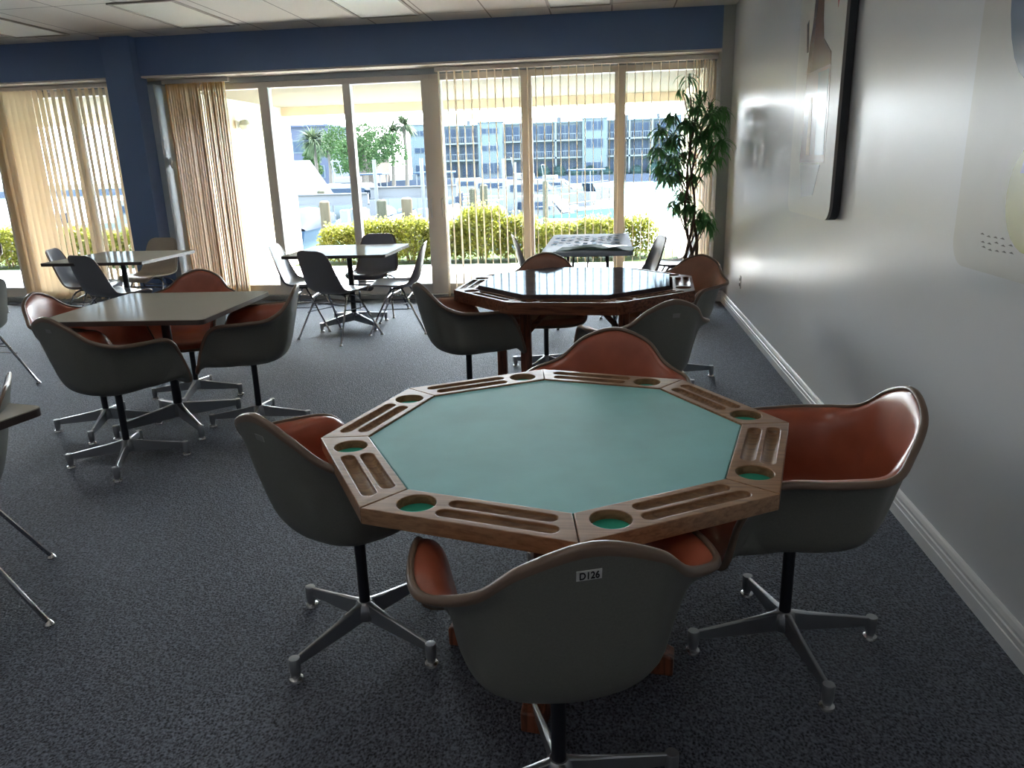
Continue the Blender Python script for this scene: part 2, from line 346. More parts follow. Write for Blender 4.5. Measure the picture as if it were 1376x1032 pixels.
# recessed ceiling lights: the row by the windows is off, the unseen rows deeper in the room are added as fill
def ceiling_light(x0, yc, lab, lens, grp):
    t = empty('ceiling_light', (x0+.3, yc, ZC), label=lab, cat='ceiling light', group=grp)
    b = MB().box(-.305, -.28, -.61, .61, -.014, .004).box(.28, .305, -.61, .61, -.014, .004).box(-.28, .28, -.61, -.585, -.014, .004).box(-.28, .28, .585, .61, -.014, .004)
    b.build('frame', 'tbar', t, smooth=False, bevel=.002)
    MB().box(-.279, .279, -.584, .584, -.006, .001).build('lens', lens, t, smooth=False)
for x0, lab in ((-1.795, 'recessed ceiling light nearest the right wall'), (-3.645, 'recessed ceiling light above the window door handles'), (-5.50, 'recessed ceiling light just right of the navy column'), (-7.35, 'recessed ceiling light at far left, left of the navy column')):
    ceiling_light(x0, 7.22, lab, 'troffer_lens', 'recessed fluorescent ceiling lights')
for yc in (2.34, -.10, -2.54):  # unseen fill panels, added to brighten the near tables
    for x0 in (-1.795, -3.645, -5.50, -7.35, -9.2):
        ceiling_light(x0, yc, 'added fill light panel in the ceiling deeper in the room, out of view', 'added_fill_lens', 'added fill lights deeper in the room')

# wall outlet
t = empty('wall_outlet', (-.0, 7.125, .37), label='white electrical outlet plate low on the right wall', cat='outlet')
MB().box(-.007, 0, -.036, .036, -.058, .058).build('cover_plate', 'plate_white', t, bevel=.003)
for z in (-.024, .024):
    MB().box(-.010, -.006, -.017, .017, z-.014, z+.014).build('socket', 'slot_dark', t, bevel=.004)

# playing card shaped wall panels
def rrect(y0, y1, z0, z1, r, n=8):
    P = []
    for cy_, cz_, a0 in ((y1-r, z1-r, 0), (y0+r, z1-r, PI/2), (y0+r, z0+r, PI), (y1-r, z0+r, 1.5*PI)):
        for k in range(n+1): a = a0+PI/2*k/n; P.append((cy_+r*math.cos(a), cz_+r*math.sin(a)))
    return P
def wall_panel(y0, y1, z0, z1, label):
    t = empty('wall_panel', (0, (y0+y1)/2, z0), label=label, cat='wall art', group='card shaped art panels on the right wall')
    hy = (y1-y0)/2; P = rrect(-hy, hy, 0, z1-z0, .09)
    def slab(P, xa, xb, n, m):
        b = MB(); k = len(P); b.add([(xa, y, z) for y, z in P]+[(xb, y, z) for y, z in P], [tuple(range(k)), tuple(range(2*k-1, k-1, -1))]+[(i, (i+1) % k, (i+1) % k+k, i+k) for i in range(k)])
        return b.build(n, m, t, smooth=False)
    slab(P, -.044, -.006, 'standoff_slab', 'panel_edge'); slab(P, -.058, -.044, 'panel_side', 'panel_side'); slab(P, -.060, -.058, 'face', 'panel_face')  # near-black slab fills the stand-off between panel and wall
    MB().box(-.006, 0, -.1, .1, .5, .7).build('mount', 'panel_edge', t, smooth=False)
    return t, slab
def flat(t, pts, name, m, x=-.0575):
    x -= .004; k = len(pts); b = MB(); b.add([(x, y, z) for y, z in pts]+[(x+.0015, y, z) for y, z in pts], [tuple(range(k)), tuple(range(2*k-1, k-1, -1))]+[(i, (i+1) % k, (i+1) % k+k, i+k) for i in range(k)])
    return b.build(name, m, t, smooth=False)
t, _ = wall_panel(4.24, 5.20, 1.13, 2.62, 'white card panel with red heart and crowned figure, dark edged, on the right wall')
# y to the left in the photo is larger; figure with a crown and long robe (own plain shapes)
flat(t, [(.16, 1.28), (.13, 1.40), (.10, 1.30), (.06, 1.44), (.02, 1.30), (-.02, 1.40), (-.03, 1.22), (.14, 1.21)], 'crown', 'art_gold')
flat(t, [(.14, 1.21), (-.03, 1.22), (-.06, 1.05), (-.10, .95), (-.27, .86), (-.28, .80), (.22, .80), (.20, .95), (.16, 1.05)], 'figure_head', 'art_brown')
flat(t, [(.26, .92), (.30, 1.08), (.26, 1.10), (.22, .92)], 'raised_paw', 'art_brown')
flat(t, [(.22, .80), (-.28, .80), (-.31, .50), (-.30, .30), (.24, .30), (.22, .50)], 'robe', 'art_mauve', -.0574)
flat(t, [(-.05, .78), (-.26, .78), (-.28, .34), (-.10, .34)], 'robe_panel', 'art_blue', -.0585)
flat(t, [(.10, .66), (.04, .66), (.02, .34), (.10, .34)], 'robe_stripe', 'art_gold', -.0586)
flat(t, [(.22, .29), (-.22, .29), (-.12, .12), (.14, .10)], 'robe_hem', 'art_grey', -.0574)
hp = []
for k in range(40):
    a = 2*PI*k/40; hp.append((-.33+.011*16*math.sin(a)**3*.62, 1.30+.014*(13*math.cos(a)-5*math.cos(2*a)-2*math.cos(3*a)-math.cos(4*a))))
flat(t, hp, 'heart', 'art_red')
t, _ = wall_panel(1.80, 2.74, 1.10, 2.62, 'pale card panel at the right edge of the photo, blue figure with bird marks')
ell = lambda cy_, cz_, a, b_, n=28: [(cy_+a*math.cos(2*PI*k/n), cz_+b_*math.sin(2*PI*k/n)) for k in range(n)]
flat(t, ell(.10, .90, .21, .36), 'robe', 'art_blue')
flat(t, [(.22, .80), (.10, .80), (.10, 1.2), (.16, 1.2)], 'sleeve', 'art_brown', -.0585)
flat(t, ell(.18, .94, .035, .045), 'hand', 'art_brown', -.0592)
flat(t, ell(.00, .24, .16, .16), 'robe_hem', 'art_olive', -.0572)
flat(t, [(.10, .30), (.02, .62), (-.1, .62), (-.1, .30)], 'robe_train', 'art_grey', -.0580)
for k in range(14):
    y = .25-.042*(k % 5)+.01*(k//5); z = .075+.018*(k//5)+rnd.uniform(-.004, .004)
    flat(t, [(y+.013, z), (y, z+.004), (y-.012, z-.001), (y, z-.001)], 'bird_mark', 'art_dark', -.0582)

# ------------------------------------------------------------------ armchairs
SEC = [
 [(0,.10,.410),(0,.19,.418),(0,.245,.424),(0,.280,.416),(0,.305,.392)],
 [(.13,.08,.412),(.19,.160,.424),(.222,.205,.434),(.246,.228,.432),(.266,.245,.410)],
 [(.15,.05,.415),(.205,.12,.45),(.230,.16,.505),(.258,.182,.545),(.278,.203,.552)],
 [(.15,.02,.415),(.208,.065,.46),(.227,.095,.55),(.248,.118,.632),(.292,.130,.656)],
 [(.15,-.03,.415),(.208,-.03,.46),(.230,-.03,.56),(.256,-.03,.648),(.315,-.031,.676)],
 [(.13,-.09,.415),(.188,-.12,.46),(.213,-.138,.57),(.240,-.150,.655),(.298,-.156,.686)],
 [(.105,-.115,.415),(.155,-.162,.462),(.172,-.192,.585),(.184,-.212,.675),(.206,-.232,.722)],
 [(.070,-.13,.415),(.100,-.195,.465),(.112,-.238,.60),(.120,-.266,.725),(.128,-.282,.794)],
 [(0,-.14,.415),(0,-.21,.465),(0,-.250,.60),(0,-.278,.745),(0,-.297,.834)]]
def crom(P, t):
    n = len(P); i = min(int(t), n-2); f = t-i
    p = [P[max(i-1, 0)] if i > 0 else 2*P[0]-P[1], P[i], P[i+1], P[i+2] if i+2 < n else 2*P[-1]-P[-2]]
    return .5*(2*p[1]+(p[2]-p[0])*f+(2*p[0]-5*p[1]+4*p[2]-p[3])*f*f+(3*p[1]-p[0]-3*p[2]+p[3])*f**3)
def cromc(P, t):
    n = len(P); i = int(t) % n; f = t-int(t); p = [P[(i+k-1) % n] for k in range(4)]
    return .5*(2*p[1]+(p[2]-p[0])*f+(2*p[0]-5*p[1]+4*p[2]-p[3])*f*f+(3*p[1]-p[0]-3*p[2]+p[3])*f**3)
half = [np.array(s, float) for s in SEC]
full = half+[s*np.array([-1, 1, 1]) for s in half[-2:0:-1]]
full = [np.vstack([[np.array([s[0][0]*.18, s[0][1]*.18, .4085])], s]) for s in full]
NU, NV = 96, 25
U = np.arange(NU)*len(full)/NU
V = np.linspace(0, 5, NV)
SG = np.array([[crom([cromc([s[k] for s in full], u) for k in range(6)], v) for v in V] for u in U])   # NU,NV,3
du = np.roll(SG, -1, 0)-np.roll(SG, 1, 0); dv = np.gradient(SG, axis=1)
SN = np.cross(du, dv); SN /= np.linalg.norm(SN, axis=2, keepdims=True)+1e-12
if SN[:, 2, 2].mean() < 0: SN = -SN
def thick(G, N, a, b, j0, j1, closed=True, pole=True):
    """closed slab between offsets a..b over ring columns j0..j1"""
    mb = MB(); A = G[:, j0:j1+1]+N[:, j0:j1+1]*a; B = G[:, j0:j1+1]+N[:, j0:j1+1]*b; nu, nv = A.shape[:2]
    mb.grid([[tuple(p) for p in r] for r in A], True); o = len(mb.v); mb.grid([[tuple(p) for p in r] for r in B], True)
    mb.f += [(i*nv+nv-1, ((i+1) % nu)*nv+nv-1, o+((i+1) % nu)*nv+nv-1, o+i*nv+nv-1) for i in range(nu)]
    if pole: mb.f += [tuple(i*nv for i in range(nu)), tuple(o+i*nv for i in range(nu-1, -1, -1))]
    else: mb.f += [(i*nv, o+i*nv, o+((i+1) % nu)*nv, ((i+1) % nu)*nv) for i in range(nu)]
    return mb
# soft rounding of pad near the rim
def pad_mb(G, N, t0, t1, j1):
    off = np.array([t1*min(1, math.sqrt(max(0, (j1-j)/2.5+.04))) for j in range(j1+1)])[None, :, None]
    mb = MB(); A = G[:, :j1+1]+N[:, :j1+1]*t0; B = G[:, :j1+1]+N[:, :j1+1]*np.maximum(off, t0+.001); nu, nv = A.shape[:2]
    mb.grid([[tuple(p) for p in r] for r in A], True); o = len(mb.v); mb.grid([[tuple(p) for p in r] for r in B], True)
    mb.f += [(i*nv+nv-1, ((i+1) % nu)*nv+nv-1, o+((i+1) % nu)*nv+nv-1, o+i*nv+nv-1) for i in range(nu)]
    mb.f += [tuple(i*nv for i in range(nu)), tuple(o+i*nv for i in range(nu-1, -1, -1))]
    return mb
def pedestal(root, legR=.285, post_r=.0175, post_top=.398, hub_z=.125, angle0=0, name_leg='leg', w=.0085):
    MB().cyl((0, 0, .07), (0, 0, post_top), post_r, seg=20).build('post', 'black_metal', root)
    MB().lathe([(.03, .062), (.034, .07), (.030, hub_z-.008), (.022, hub_z), (.004, hub_z+.001)], seg=20).build('hub', 'cast_aluminium', root)
    for k in range(4):
        a = angle0+PI/2*k; L = legR
        b = MB()
        zt_ = .076 if hub_z < .13 else .084; zf = lambda x: hub_z-(hub_z-zt_)*x/L
        st = [(.018, w+.003, .058, hub_z), (.07, w+.001, .054, zf(.07)), (.5*L, w-.0015, .050, zf(.5*L)), (L-.02, w-.003, .047, zf(L-.02)), (L-.004, w-.003, .047, zf(L))]
        vs = []
        for x, hw, zl, zh in st: vs += [(x, -hw*.7, zl), (x, hw*.7, zl), (x, hw, zh-.003), (x, hw*.6, zh), (x, -hw*.6, zh), (x, -hw, zh-.003)]
        fs = [(i*6+j, i*6+(j+1) % 6, (i+1)*6+(j+1) % 6, (i+1)*6+j) for i in range(len(st)-1) for j in range(6)]+[(5, 4, 3, 2, 1, 0), tuple((len(st)-1)*6+j for j in range(6))]
        b.add(vs, fs)
        b.lathe([(.0125, .014), (.0165, .032), (.0175, zt_-.002), (.016, zt_+.002), (.003, zt_+.003)], (L, 0, 0), 16)
        ca, sa = math.cos(a), math.sin(a); rot = lambda b_: [setattr(b_, 'v', [(x*ca-y*sa, x*sa+y*ca, z) for x, y, z in b_.v])]
        rot(b); lg = b.build(name_leg, 'cast_aluminium', root)
        g = MB().lathe([(.021, 0), (.023, .003), (.021, .010), (.010, .014), (.010, .042), (.003, .043)], (L, 0, 0), 16); rot(g)
        g.build('glide', 'glide_steel', lg)
def make_armchair(pad, shell='greige_shell', base_rot=0.):
    r = empty('armchair')
    thick(SG, SN, -.006, 0, 0, NV-1).build('shell', shell, r, angle=1.2)
    pad_mb(SG, SN, .0005, .0145, NV-1).build('upholstery', pad, r, angle=1.2)
    # wrapped edge trim: a band rolled over the rim
    rim = SG[:, -1]; inn = SG[:, -4]; nr = SN[:, -1]; ni = SN[:, -4]
    sect = [SG[:, -2]-SN[:, -2]*.0072, rim-nr*.0072]
    out = rim-SG[:, -3]; out /= np.linalg.norm(out, axis=1, keepdims=True)
    sect += [rim+out*.0045-nr*.004, rim+out*.0058+nr*.003, rim+out*.0045+nr*.009, rim-out*.001+nr*.0125, rim-out*.007+nr*.0125, rim-out*.010+nr*.004]
    mb = MB(); k = len(sect); mb.add([tuple(sect[j][i]) for i in range(NU) for j in range(k)], [(i*k+j, i*k+(j+1) % k, ((i+1) % NU)*k+(j+1) % k, ((i+1) % NU)*k+j) for i in range(NU) for j in range(k)])
    mb.build('edge_trim', 'edge_vinyl', r, angle=1.5)
    MB().lathe([(.05, .386), (.085, .392), (.088, .400), (.04, .404)], seg=24).build('swivel_plate', 'black_metal', r)
    pedestal(r, angle0=base_rot)
    return r
arm_orange = None; arm_brown = None
def place_arm(x, y, phi, pad, label, base_deg, first=[True]):
    r = make_armchair(pad, base_rot=R(base_deg-phi))
    r.location = (x, y, 0); r.rotation_euler.z = R(phi); tag(r, label, 'armchair', 'moulded armchairs on four star bases')
    return r
# build once, then copies share the mesh data; each pedestal is turned on its own
PROTO = {}
def arm(x, y, phi, pad, label, base_deg):
    if pad not in PROTO:
        PROTO[pad] = make_armchair(pad); r = PROTO[pad]
    else: r = copy_tree(PROTO[pad])
    r.location = (x, y, 0); r.rotation_euler.z = R(phi)
    for ch in r.children:
        if ch.name.split('.')[0] in ('leg', 'hub', 'post'): ch.rotation_euler.z = R(base_deg-phi)
    return tag(r, label, 'armchair', 'moulded armchairs on four star bases')
O_, B_ = 'orange_vinyl', 'brown_vinyl'
A2 = arm(-1.328, 1.443, 17, O_, 'orange armchair with back to the camera and a numbered sticker, nearest of all', 19)
arm(-.674, 2.104, 90.3, O_, 'orange armchair between the green felt table and the right wall', 12)
A1 = arm(-1.995, 2.058, -34.5, O_, 'orange armchair at the left side of the green felt table, back to the camera', 60)
arm(-1.249, 2.64, 168, O_, 'orange armchair at the far side of the green felt table, facing the camera', 30)
C1 = arm(-3.755, 3.465, -20.4, O_, 'orange armchair at the near left corner of the orange chairs square table, back to camera', 22)
arm(-4.227, 3.977, -81.8, O_, 'orange armchair at the left side of the middle square table, glare on its back', 17)
arm(-4.003, 4.617, 185.4, O_, 'orange armchair behind the middle square table, facing the camera', 12)
arm(-3.296, 4.072, 104.6, O_, 'orange armchair at the right side of the middle square table', 10)
arm(-2.051, 4.336, -56, B_, 'dark armchair at the left side of the far game table, back to the camera', 30)
arm(-1.66, 5.32, 183, B_, 'brown armchair behind the far game table, facing the camera', 60)
arm(-.762, 5.116, 139.8, B_, 'brown armchair at the right of the far game table by the wall', 20)
B4 = arm(-1.05, 3.80, 28, B_, 'dark armchair at the near right of the far game table, tag on its back', 5)

arm(-8.17, 7.50, 165, B_, 'armchair at the far left edge before the uncovered glass', -15)
# inventory stickers on chair backs, laid on the curved shell
from mathutils.bvhtree import BVHTree
_sh = thick(SG, SN, -.006, 0, 0, NV-1); BV = BVHTree.FromPolygons([tuple(p) for p in _sh.v], _sh.f)
def sticker(chair, x0, z0, w, h, text, tilt=0, m='sticker'):
    hit, nrm, _, _ = BV.ray_cast(Vector((x0, -.8, z0)), Vector((0, 1, 0)))
    z = nrm if nrm.y < 0 else -nrm; x = Vector((0, 0, 1)).cross(z).normalized(); y = z.cross(x)
    x, y = x*math.cos(tilt)+y*math.sin(tilt), y*math.cos(tilt)-x*math.sin(tilt)
    def P(u, v, e):
        q, n_, _, _ = BV.ray_cast(hit+x*u+y*v+z*.05, -z)
        return (q if q else hit+x*u+y*v)+z*e
    b = MB(); nu, nv = 12, 5
    top = [[P(-w/2+w*i/nu, -h/2+h*j/nv, .0012) for j in range(nv+1)] for i in range(nu+1)]; bot = [[P(-w/2+w*i/nu, -h/2+h*j/nv, .0) for j in range(nv+1)] for i in range(nu+1)]
    b.grid(top); o = len(b.v); b.grid(bot); nvv = nv+1
    bd = [i*nvv for i in range(nu+1)]+[nu*nvv+j for j in range(1, nvv)]+[i*nvv+nv for i in range(nu-1, -1, -1)]+[j for j in range(nv-1, 0, -1)]
    b.f += [(bd[k], bd[(k+1) % len(bd)], o+bd[(k+1) % len(bd)], o+bd[k]) for k in range(len(bd))]
    s = b.build('sticker', m, chair, smooth=False); s['label'] = 'pale inventory sticker'
    if text:
        t = text_mb(text, h*1.02); t.v = [tuple(P(a*.74, v_, .0030+zz)) for a, v_, zz in t.v]
        t.build('sticker_number', 'ink', s, smooth=False)
sticker(A2, -.008, .776, .046, .022, 'D126', R(2))
sticker(B4, .02, .76, .04, .02, None, R(-3), 'sticker_grey')
sticker(A1, .0, .77, .04, .018, None, 0, 'sticker_grey')
sticker(C1, .0, .77, .04, .018, None, 0, 'sticker_grey')

# ------------------------------------------------------------------ side chairs
prof = [(.272,.398,.150,0),(.266,.415,.188,.004),(.245,.428,.210,.012),(.20,.432,.222,.020),(.12,.426,.230,.026),(.02,.416,.233,.030),(-.08,.416,.233,.036),(-.145,.434,.230,.045),(-.185,.475,.225,.052),(-.210,.54,.217,.048),(-.230,.62,.208,.036),(-.248,.70,.197,.026),(-.262,.76,.180,.016),(-.270,.792,.150,.008),(-.273,.806,.105,.003)]
pr = [np.array(p) for p in prof]
NS, NW = 44, 17
S = [crom(pr, t) for t in np.linspace(0, len(pr)-1, NS)]
G2 = np.zeros((NS, NW, 3))
for i in range(NS):
    a = S[max(i-1, 0)]; b_ = S[min(i+1, NS-1)]; ty, tz = b_[0]-a[0], b_[1]-a[1]; L = math.hypot(ty, tz); ny, nz = tz/L, -ty/L
    if nz < 0 and i < NS//3: ny, nz = -ny, -nz
    # normal towards the sitter: up for the seat, forward for the back
    ny, nz = (abs(tz)/L, -ty/L)
    for j in range(NW):
        u = -1+2*j/(NW-1); us = math.sin(u*PI/2)*.25+u*.75
        c_ = S[i][3]*abs(us)**3.0
        G2[i, j] = (S[i][2]*us, S[i][0]+ny*c_, S[i][1]+nz*c_)
du2 = np.gradient(G2, axis=0); dv2 = np.gradient(G2, axis=1); N2 = np.cross(du2, dv2); N2 /= np.linalg.norm(N2, axis=2, keepdims=True)
if N2[NS//3, NW//2, 2] < 0: N2 = -N2
def slab2(a, b, inset=0):
    mb = MB(); G = G2[inset:NS-inset, inset:NW-inset] if inset else G2; N = N2[inset:NS-inset, inset:NW-inset] if inset else N2
    A = G+N*a; B = G+N*b; nu, nv = A.shape[:2]
    mb.grid(A.tolist()); o = len(mb.v); mb.grid(B.tolist())
    bd = [i*nv for i in range(nu)]+[(nu-1)*nv+j for j in range(1, nv)]+[i*nv+nv-1 for i in range(nu-2, -1, -1)]+[j for j in range(nv-2, 0, -1)]
    mb.f += [(bd[k], bd[(k+1) % len(bd)], o+bd[(k+1) % len(bd)], o+bd[k]) for k in range(len(bd))]
    return mb
def make_side(shell, pad):
    r = empty('side_chair')
    slab2(-.005, 0).build('shell', shell, r, angle=1.2)
    slab2(.0005, .010, 1).build('seat_pad', pad, r, angle=1.2)
    bd = [G2[i, 0] for i in range(NS)]+[G2[NS-1, j] for j in range(1, NW)]+[G2[i, NW-1] for i in range(NS-2, -1, -1)]+[G2[0, j] for j in range(NW-2, 0, -1)]
    MB().tube([tuple(p) for p in bd], .0055, 6, closed=True).build('edge_piping', 'edge_vinyl' if pad != 'beige_shell' else 'beige_shell', r)
    for s in (-1, 1):
        for f in (-1, 1):
            lg = MB().tube([(s*.10, f*.03, .405), (s*.165, f*.055, .395), (s*.195, f*.075, .37), (s*.272, f*.255, .012)], .0085, 8)
            l_ = lg.build('leg', 'chrome', r)
            MB().lathe([(.014, 0), (.016, .004), (.012, .012), (.006, .02)], (s*.2725, f*.257, 0), 12).build('glide', 'glide_steel', l_)
        MB().tube([(s*.205, .128, .27), (s*.225, .12, .285), (s*.24, .05, .285), (s*.24, -.05, .285), (s*.225, -.12, .285), (s*.205, -.128, .27)], .0042, 6).build('ganging_bar', 'chrome', r)
        MB().tube([(s*.212, .145, .235), (s*.250, .14, .235), (s*.252, -.14, .235), (s*.212, -.145, .235)], .0042, 6).build('ganging_bar', 'chrome', r)
    for f in (-1, 1):
        MB().tube([(-.20, f*.10, .32), (.20, f*.10, .32)], .0065, 8).build('cross_bar', 'chrome', r)
    MB().box(-.13, .13, -.05, .05, .398, .408).build('seat_bracket', 'black_metal', r, bevel=.003)
    return r
SP = {}
def side(x, y, phi, kind, label, scale=1):
    sh, pd = {'slate': ('slate_shell', 'slate_pad'), 'beige': ('beige_shell', 'beige_shell'), 'greige': ('greige_shell', 'slate_pad')}[kind]
    if kind not in SP: SP[kind] = make_side(sh, pd); r = SP[kind]
    else: r = copy_tree(SP[kind])
    r.location = (x, y, 0); r.rotation_euler.z = R(phi)
    return tag(r, label, 'chair', 'armless moulded chairs on chrome legs')
side(-4.12, 6.93, -82, 'slate', 'grey side chair at the left of the square table by the sliding door')
side(-3.64, 6.47, -27, 'slate', 'dark side chair with back to camera at the square table by the sliding door')
side(-3.65, 7.62, 178, 'slate', 'taupe side chair behind the square table by the sliding door')
side(-3.16, 6.83, 97, 'slate', 'side chair at the right of the square table by the sliding door, seen side on')
side(-6.38, 6.90, -72, 'slate', 'grey side chair at the left of the far left square table')
side(-5.78, 6.42, -20, 'slate', 'dark side chair with back to camera at the far left square table')
side(-6.14, 7.62, 172, 'beige', 'beige side chair behind the far left square table before the blind')
side(-1.88, 7.45, -78, 'slate', 'grey side chair at the left of the folding puzzle table')
side(-.98, 7.05, 100, 'slate', 'grey side chair tucked in at the right of the folding puzzle table')
side(-.55, 8.02, 88, 'slate', 'grey side chair beside the potted tree, farthest right of the side chairs')
side(-5.73, 4.68, 83.5, 'greige', 'side chair cut by the left edge, level with the middle square table')
side(-3.475, 2.08, 127, 'greige', 'side chair cut by the left edge at the lower left table corner')

# ------------------------------------------------------------------ tables
def square_table(x, y, s, rot, label, base_deg, legR=.36, glossy='laminate'):
    t = empty('square_table', (x, y, 0), R(rot), label, 'table', 'square pedestal tables')
    P = [(px, py) for px, py in rrect(-s/2, s/2, -s/2, s/2, .03, 4)]
    MB().prism(P, .712, .7365).build('edge_band', 'laminate_edge', t, smooth=False)
    MB().prism([(a*.997, b*.997) for a, b in P], .7365, .740).build('tabletop', glossy, t, smooth=False)
    pl = MB().box(-.03, .03, -.26, .26, .695, .712).box(-.26, .26, -.03, .03, .695, .712); pl.build('top_bracket', 'black_metal', t, bevel=.003)
    pedestal(t, legR=legR, post_r=.026, post_top=.70, hub_z=.145, angle0=R(base_deg-rot), w=.014)
    return t
square_table(-3.80, 4.05, .93, 3.0, 'square pale laminate table with orange armchairs around it', 48)
square_table(-3.67, 6.97, .96, 1, 'square table with side chairs in front of the sliding door', 50)
square_table(-5.82, 6.70, .97, 1, 'square table at far left before the beige blind', 50)
square_table(-3.61, 1.79, .92, -10, 'square table cut by the left edge, only its corner showing', 40)

def octo(r, a): return [(-r*math.cos(a+k*PI/4), r*math.sin(a+k*PI/4)) for k in range(8)]
def poker_table(x, y, Ro, Ri, a, label, dark=False):
    t = empty('game_table', (x, y, 0), 0, label, 'table', 'octagonal game tables')
    wd, tr = ('dark_wood', 'dark_wood') if dark else ('table_wood', 'trough_wood')
    O = octo(Ro, a); I = octo(Ri, a)
    zt, zb = .74, .700 if not dark else .672
    for k in range(8):
        # counter-clockwise start of the segment is O[k+1], end O[k]
        Sx, E = Vector(O[(k+1) % 8]), Vector(O[k]); Si, Ei = Vector(I[(k+1) % 8]), Vector(I[k])
        ux = (E-Sx).normalized(); L = (E-Sx).length; inn = Vector((-ux.y, ux.x)); inn = inn if inn.dot(-(Sx+E)) > 0 else -inn
        ang = math.atan2(ux.y, ux.x); g = .0012
        w = (Si-Sx).dot(inn); lo = (Si-Sx).dot(ux)
        def loc(u, v): p = Sx+ux*u+inn*v; return (p.x, p.y)
        outer = [loc(g, .0), loc(L-g, .0), loc(L-lo-g, w-g), loc(lo+g, w-g)]
        cr = w*.36; cu_ = loc(lo*.5+w*.62+.006, w*.5)
        s0 = lo*.5+w*.62+.006+cr+.018; r_ = w*.145
        e1, e2 = L-.055-.0, L-lo-.022
        sl = [slot(*loc((s0+.0+e1)/2, w*.30), (e1-s0)/2-r_, r_, ang), slot(*loc((s0+.008+e2)/2, w*.69), (e2-s0-.008)/2-r_, r_, ang)]
        ccw = lambda P: P if sum(P[i][0]*P[(i+1) % len(P)][1]-P[(i+1) % len(P)][0]*P[i][1] for i in range(len(P))) > 0 else P[::-1]
        b = holes_mesh(ccw(outer), [ccw(circ(*cu_, cr))]+[ccw(q) for q in sl], zb, zt, .0025)
        seg = b.build('rail_segment', wd, t, angle=.5)
        # scooped chip troughs
        tb = MB()
        for (ea, eb, vv) in ((s0, e1, .30), (s0+.008, e2, .69)):
            hl = (eb-ea)/2-r_; cx_, cy_ = loc((ea+eb)/2, w*vv); rows = []
            for q in range(9):
                f = q/8; rad = r_*math.cos(f*PI/2)+.0008; zz = zt-.004-(.013)*math.sin(f*PI/2)
                rows.append([(px, py, zz) for px, py in slot(cx_, cy_, hl, rad, ang)])
            for rr_ in rows: rr_.append(rr_[0])
            tb.grid(rows)
            n_ = len(rows[-1])-1; o_ = len(tb.v)-len(rows[-1]); tb.f.append(tuple(o_+q for q in range(n_)))
        tb.build('chip_trough', tr, seg, angle=1.2)
        MB().prism(circ(*cu_, cr+.001), zt-.028, zt-.022).build('cup_felt', 'cup_felt', seg, smooth=False)
    return t
t = poker_table(-1.3656, 2.0008, .6639, .5289, -.1377, 'octagonal wooden card table with green felt, nearest the camera')
MB().prism(octo(.5275, -.1377), .715, .7365).build('felt_top', 'green_felt', t, smooth=False, bevel=.003)
MB().prism(octo(.54, -.1377), .668, .6995).build('under_frame', 'red_wood', t, smooth=False)
MB().box(-.075, .075, -.075, .075, .07, .668, Matrix.Rotation(R(10), 4, 'Z')).build('pedestal_column', 'red_wood', t, smooth=False, bevel=.006)
for k in range(4):
    Mx = Matrix.Rotation(R(-8+90*k), 4, 'Z'); b = MB(); st = [(.06, .035, 0.012, .15), (.18, .035, .012, .13), (.29, .034, .0, .085), (.35, .032, 0, .06)]
    vs = []
    for x, hw, z0, z1 in st: vs += [Mx @ Vector(p) for p in [(x, -hw, z0), (x, hw, z0), (x, hw, z1), (x, -hw, z1)]]
    b.add(vs, [(i*4+j, i*4+(j+1) % 4, (i+1)*4+(j+1) % 4, (i+1)*4+j) for i in range(3) for j in range(4)]+[(3, 2, 1, 0), (12, 13, 14, 15)])
    b.build('foot', 'red_wood', t, smooth=False, bevel=.006)
t = poker_table(-1.4177, 4.7533, .7812, .645, -.3217, 'octagonal dark wood game table with a glossy top, farther from the camera', True)
MB().prism(octo(.628, -.3217), .726, .760).build('tabletop', 'glossy_top', t, smooth=False, bevel=.004)
MB().prism(octo(.66, -.3217), .655, .672).build('under_frame', 'dark_wood', t, smooth=False)
for dx, dy in ((-.295, -.30), (.295, -.29), (-.53, .30), (.45, .28)):
    MB().box(dx-.032, dx+.032, dy-.032, dy+.032, 0, .656).build('leg', 'red_wood', t, smooth=False, bevel=.005)
for p, q in (((-.295, -.30), (.1, -.30)), ((.295, -.29), (-.05, -.29))):
    MB().tube([(p[0], p[1], .47), (p[0]+.17*(1 if q[0] > p[0] else -1), p[1]+.03, .655)], .017, 6).build('brace', 'dark_wood', t)

# folding table with puzzle
t = empty('folding_table', (-1.40, 7.42, 0), R(0), 'grey plastic folding table with loose puzzle pieces by the window', 'table')
hw, hl = .40, .86
P = rrect(-hw, hw, -hl, hl, .07, 6)
MB().prism(P, .690, .730).build('tabletop', 'folding_plastic', t, bevel=.006, angle=.5)
for s in (-1, 1):
    for q in (-1, 1):
        MB().tube([(q*.17, s*.62, .69), (q*.19, s*.64, .35), (q*.27, s*.66, .0)], .013, 8).build('leg', 'black_metal', t)
    MB().tube([(-.18, s*.63, .52), (.18, s*.63, .52)], .009, 8).build('cross_bar', 'black_metal', t)
    MB().tube([(0, s*.63, .52), (0, s*.18, .69)], .008, 8).build('brace', 'black_metal', t)
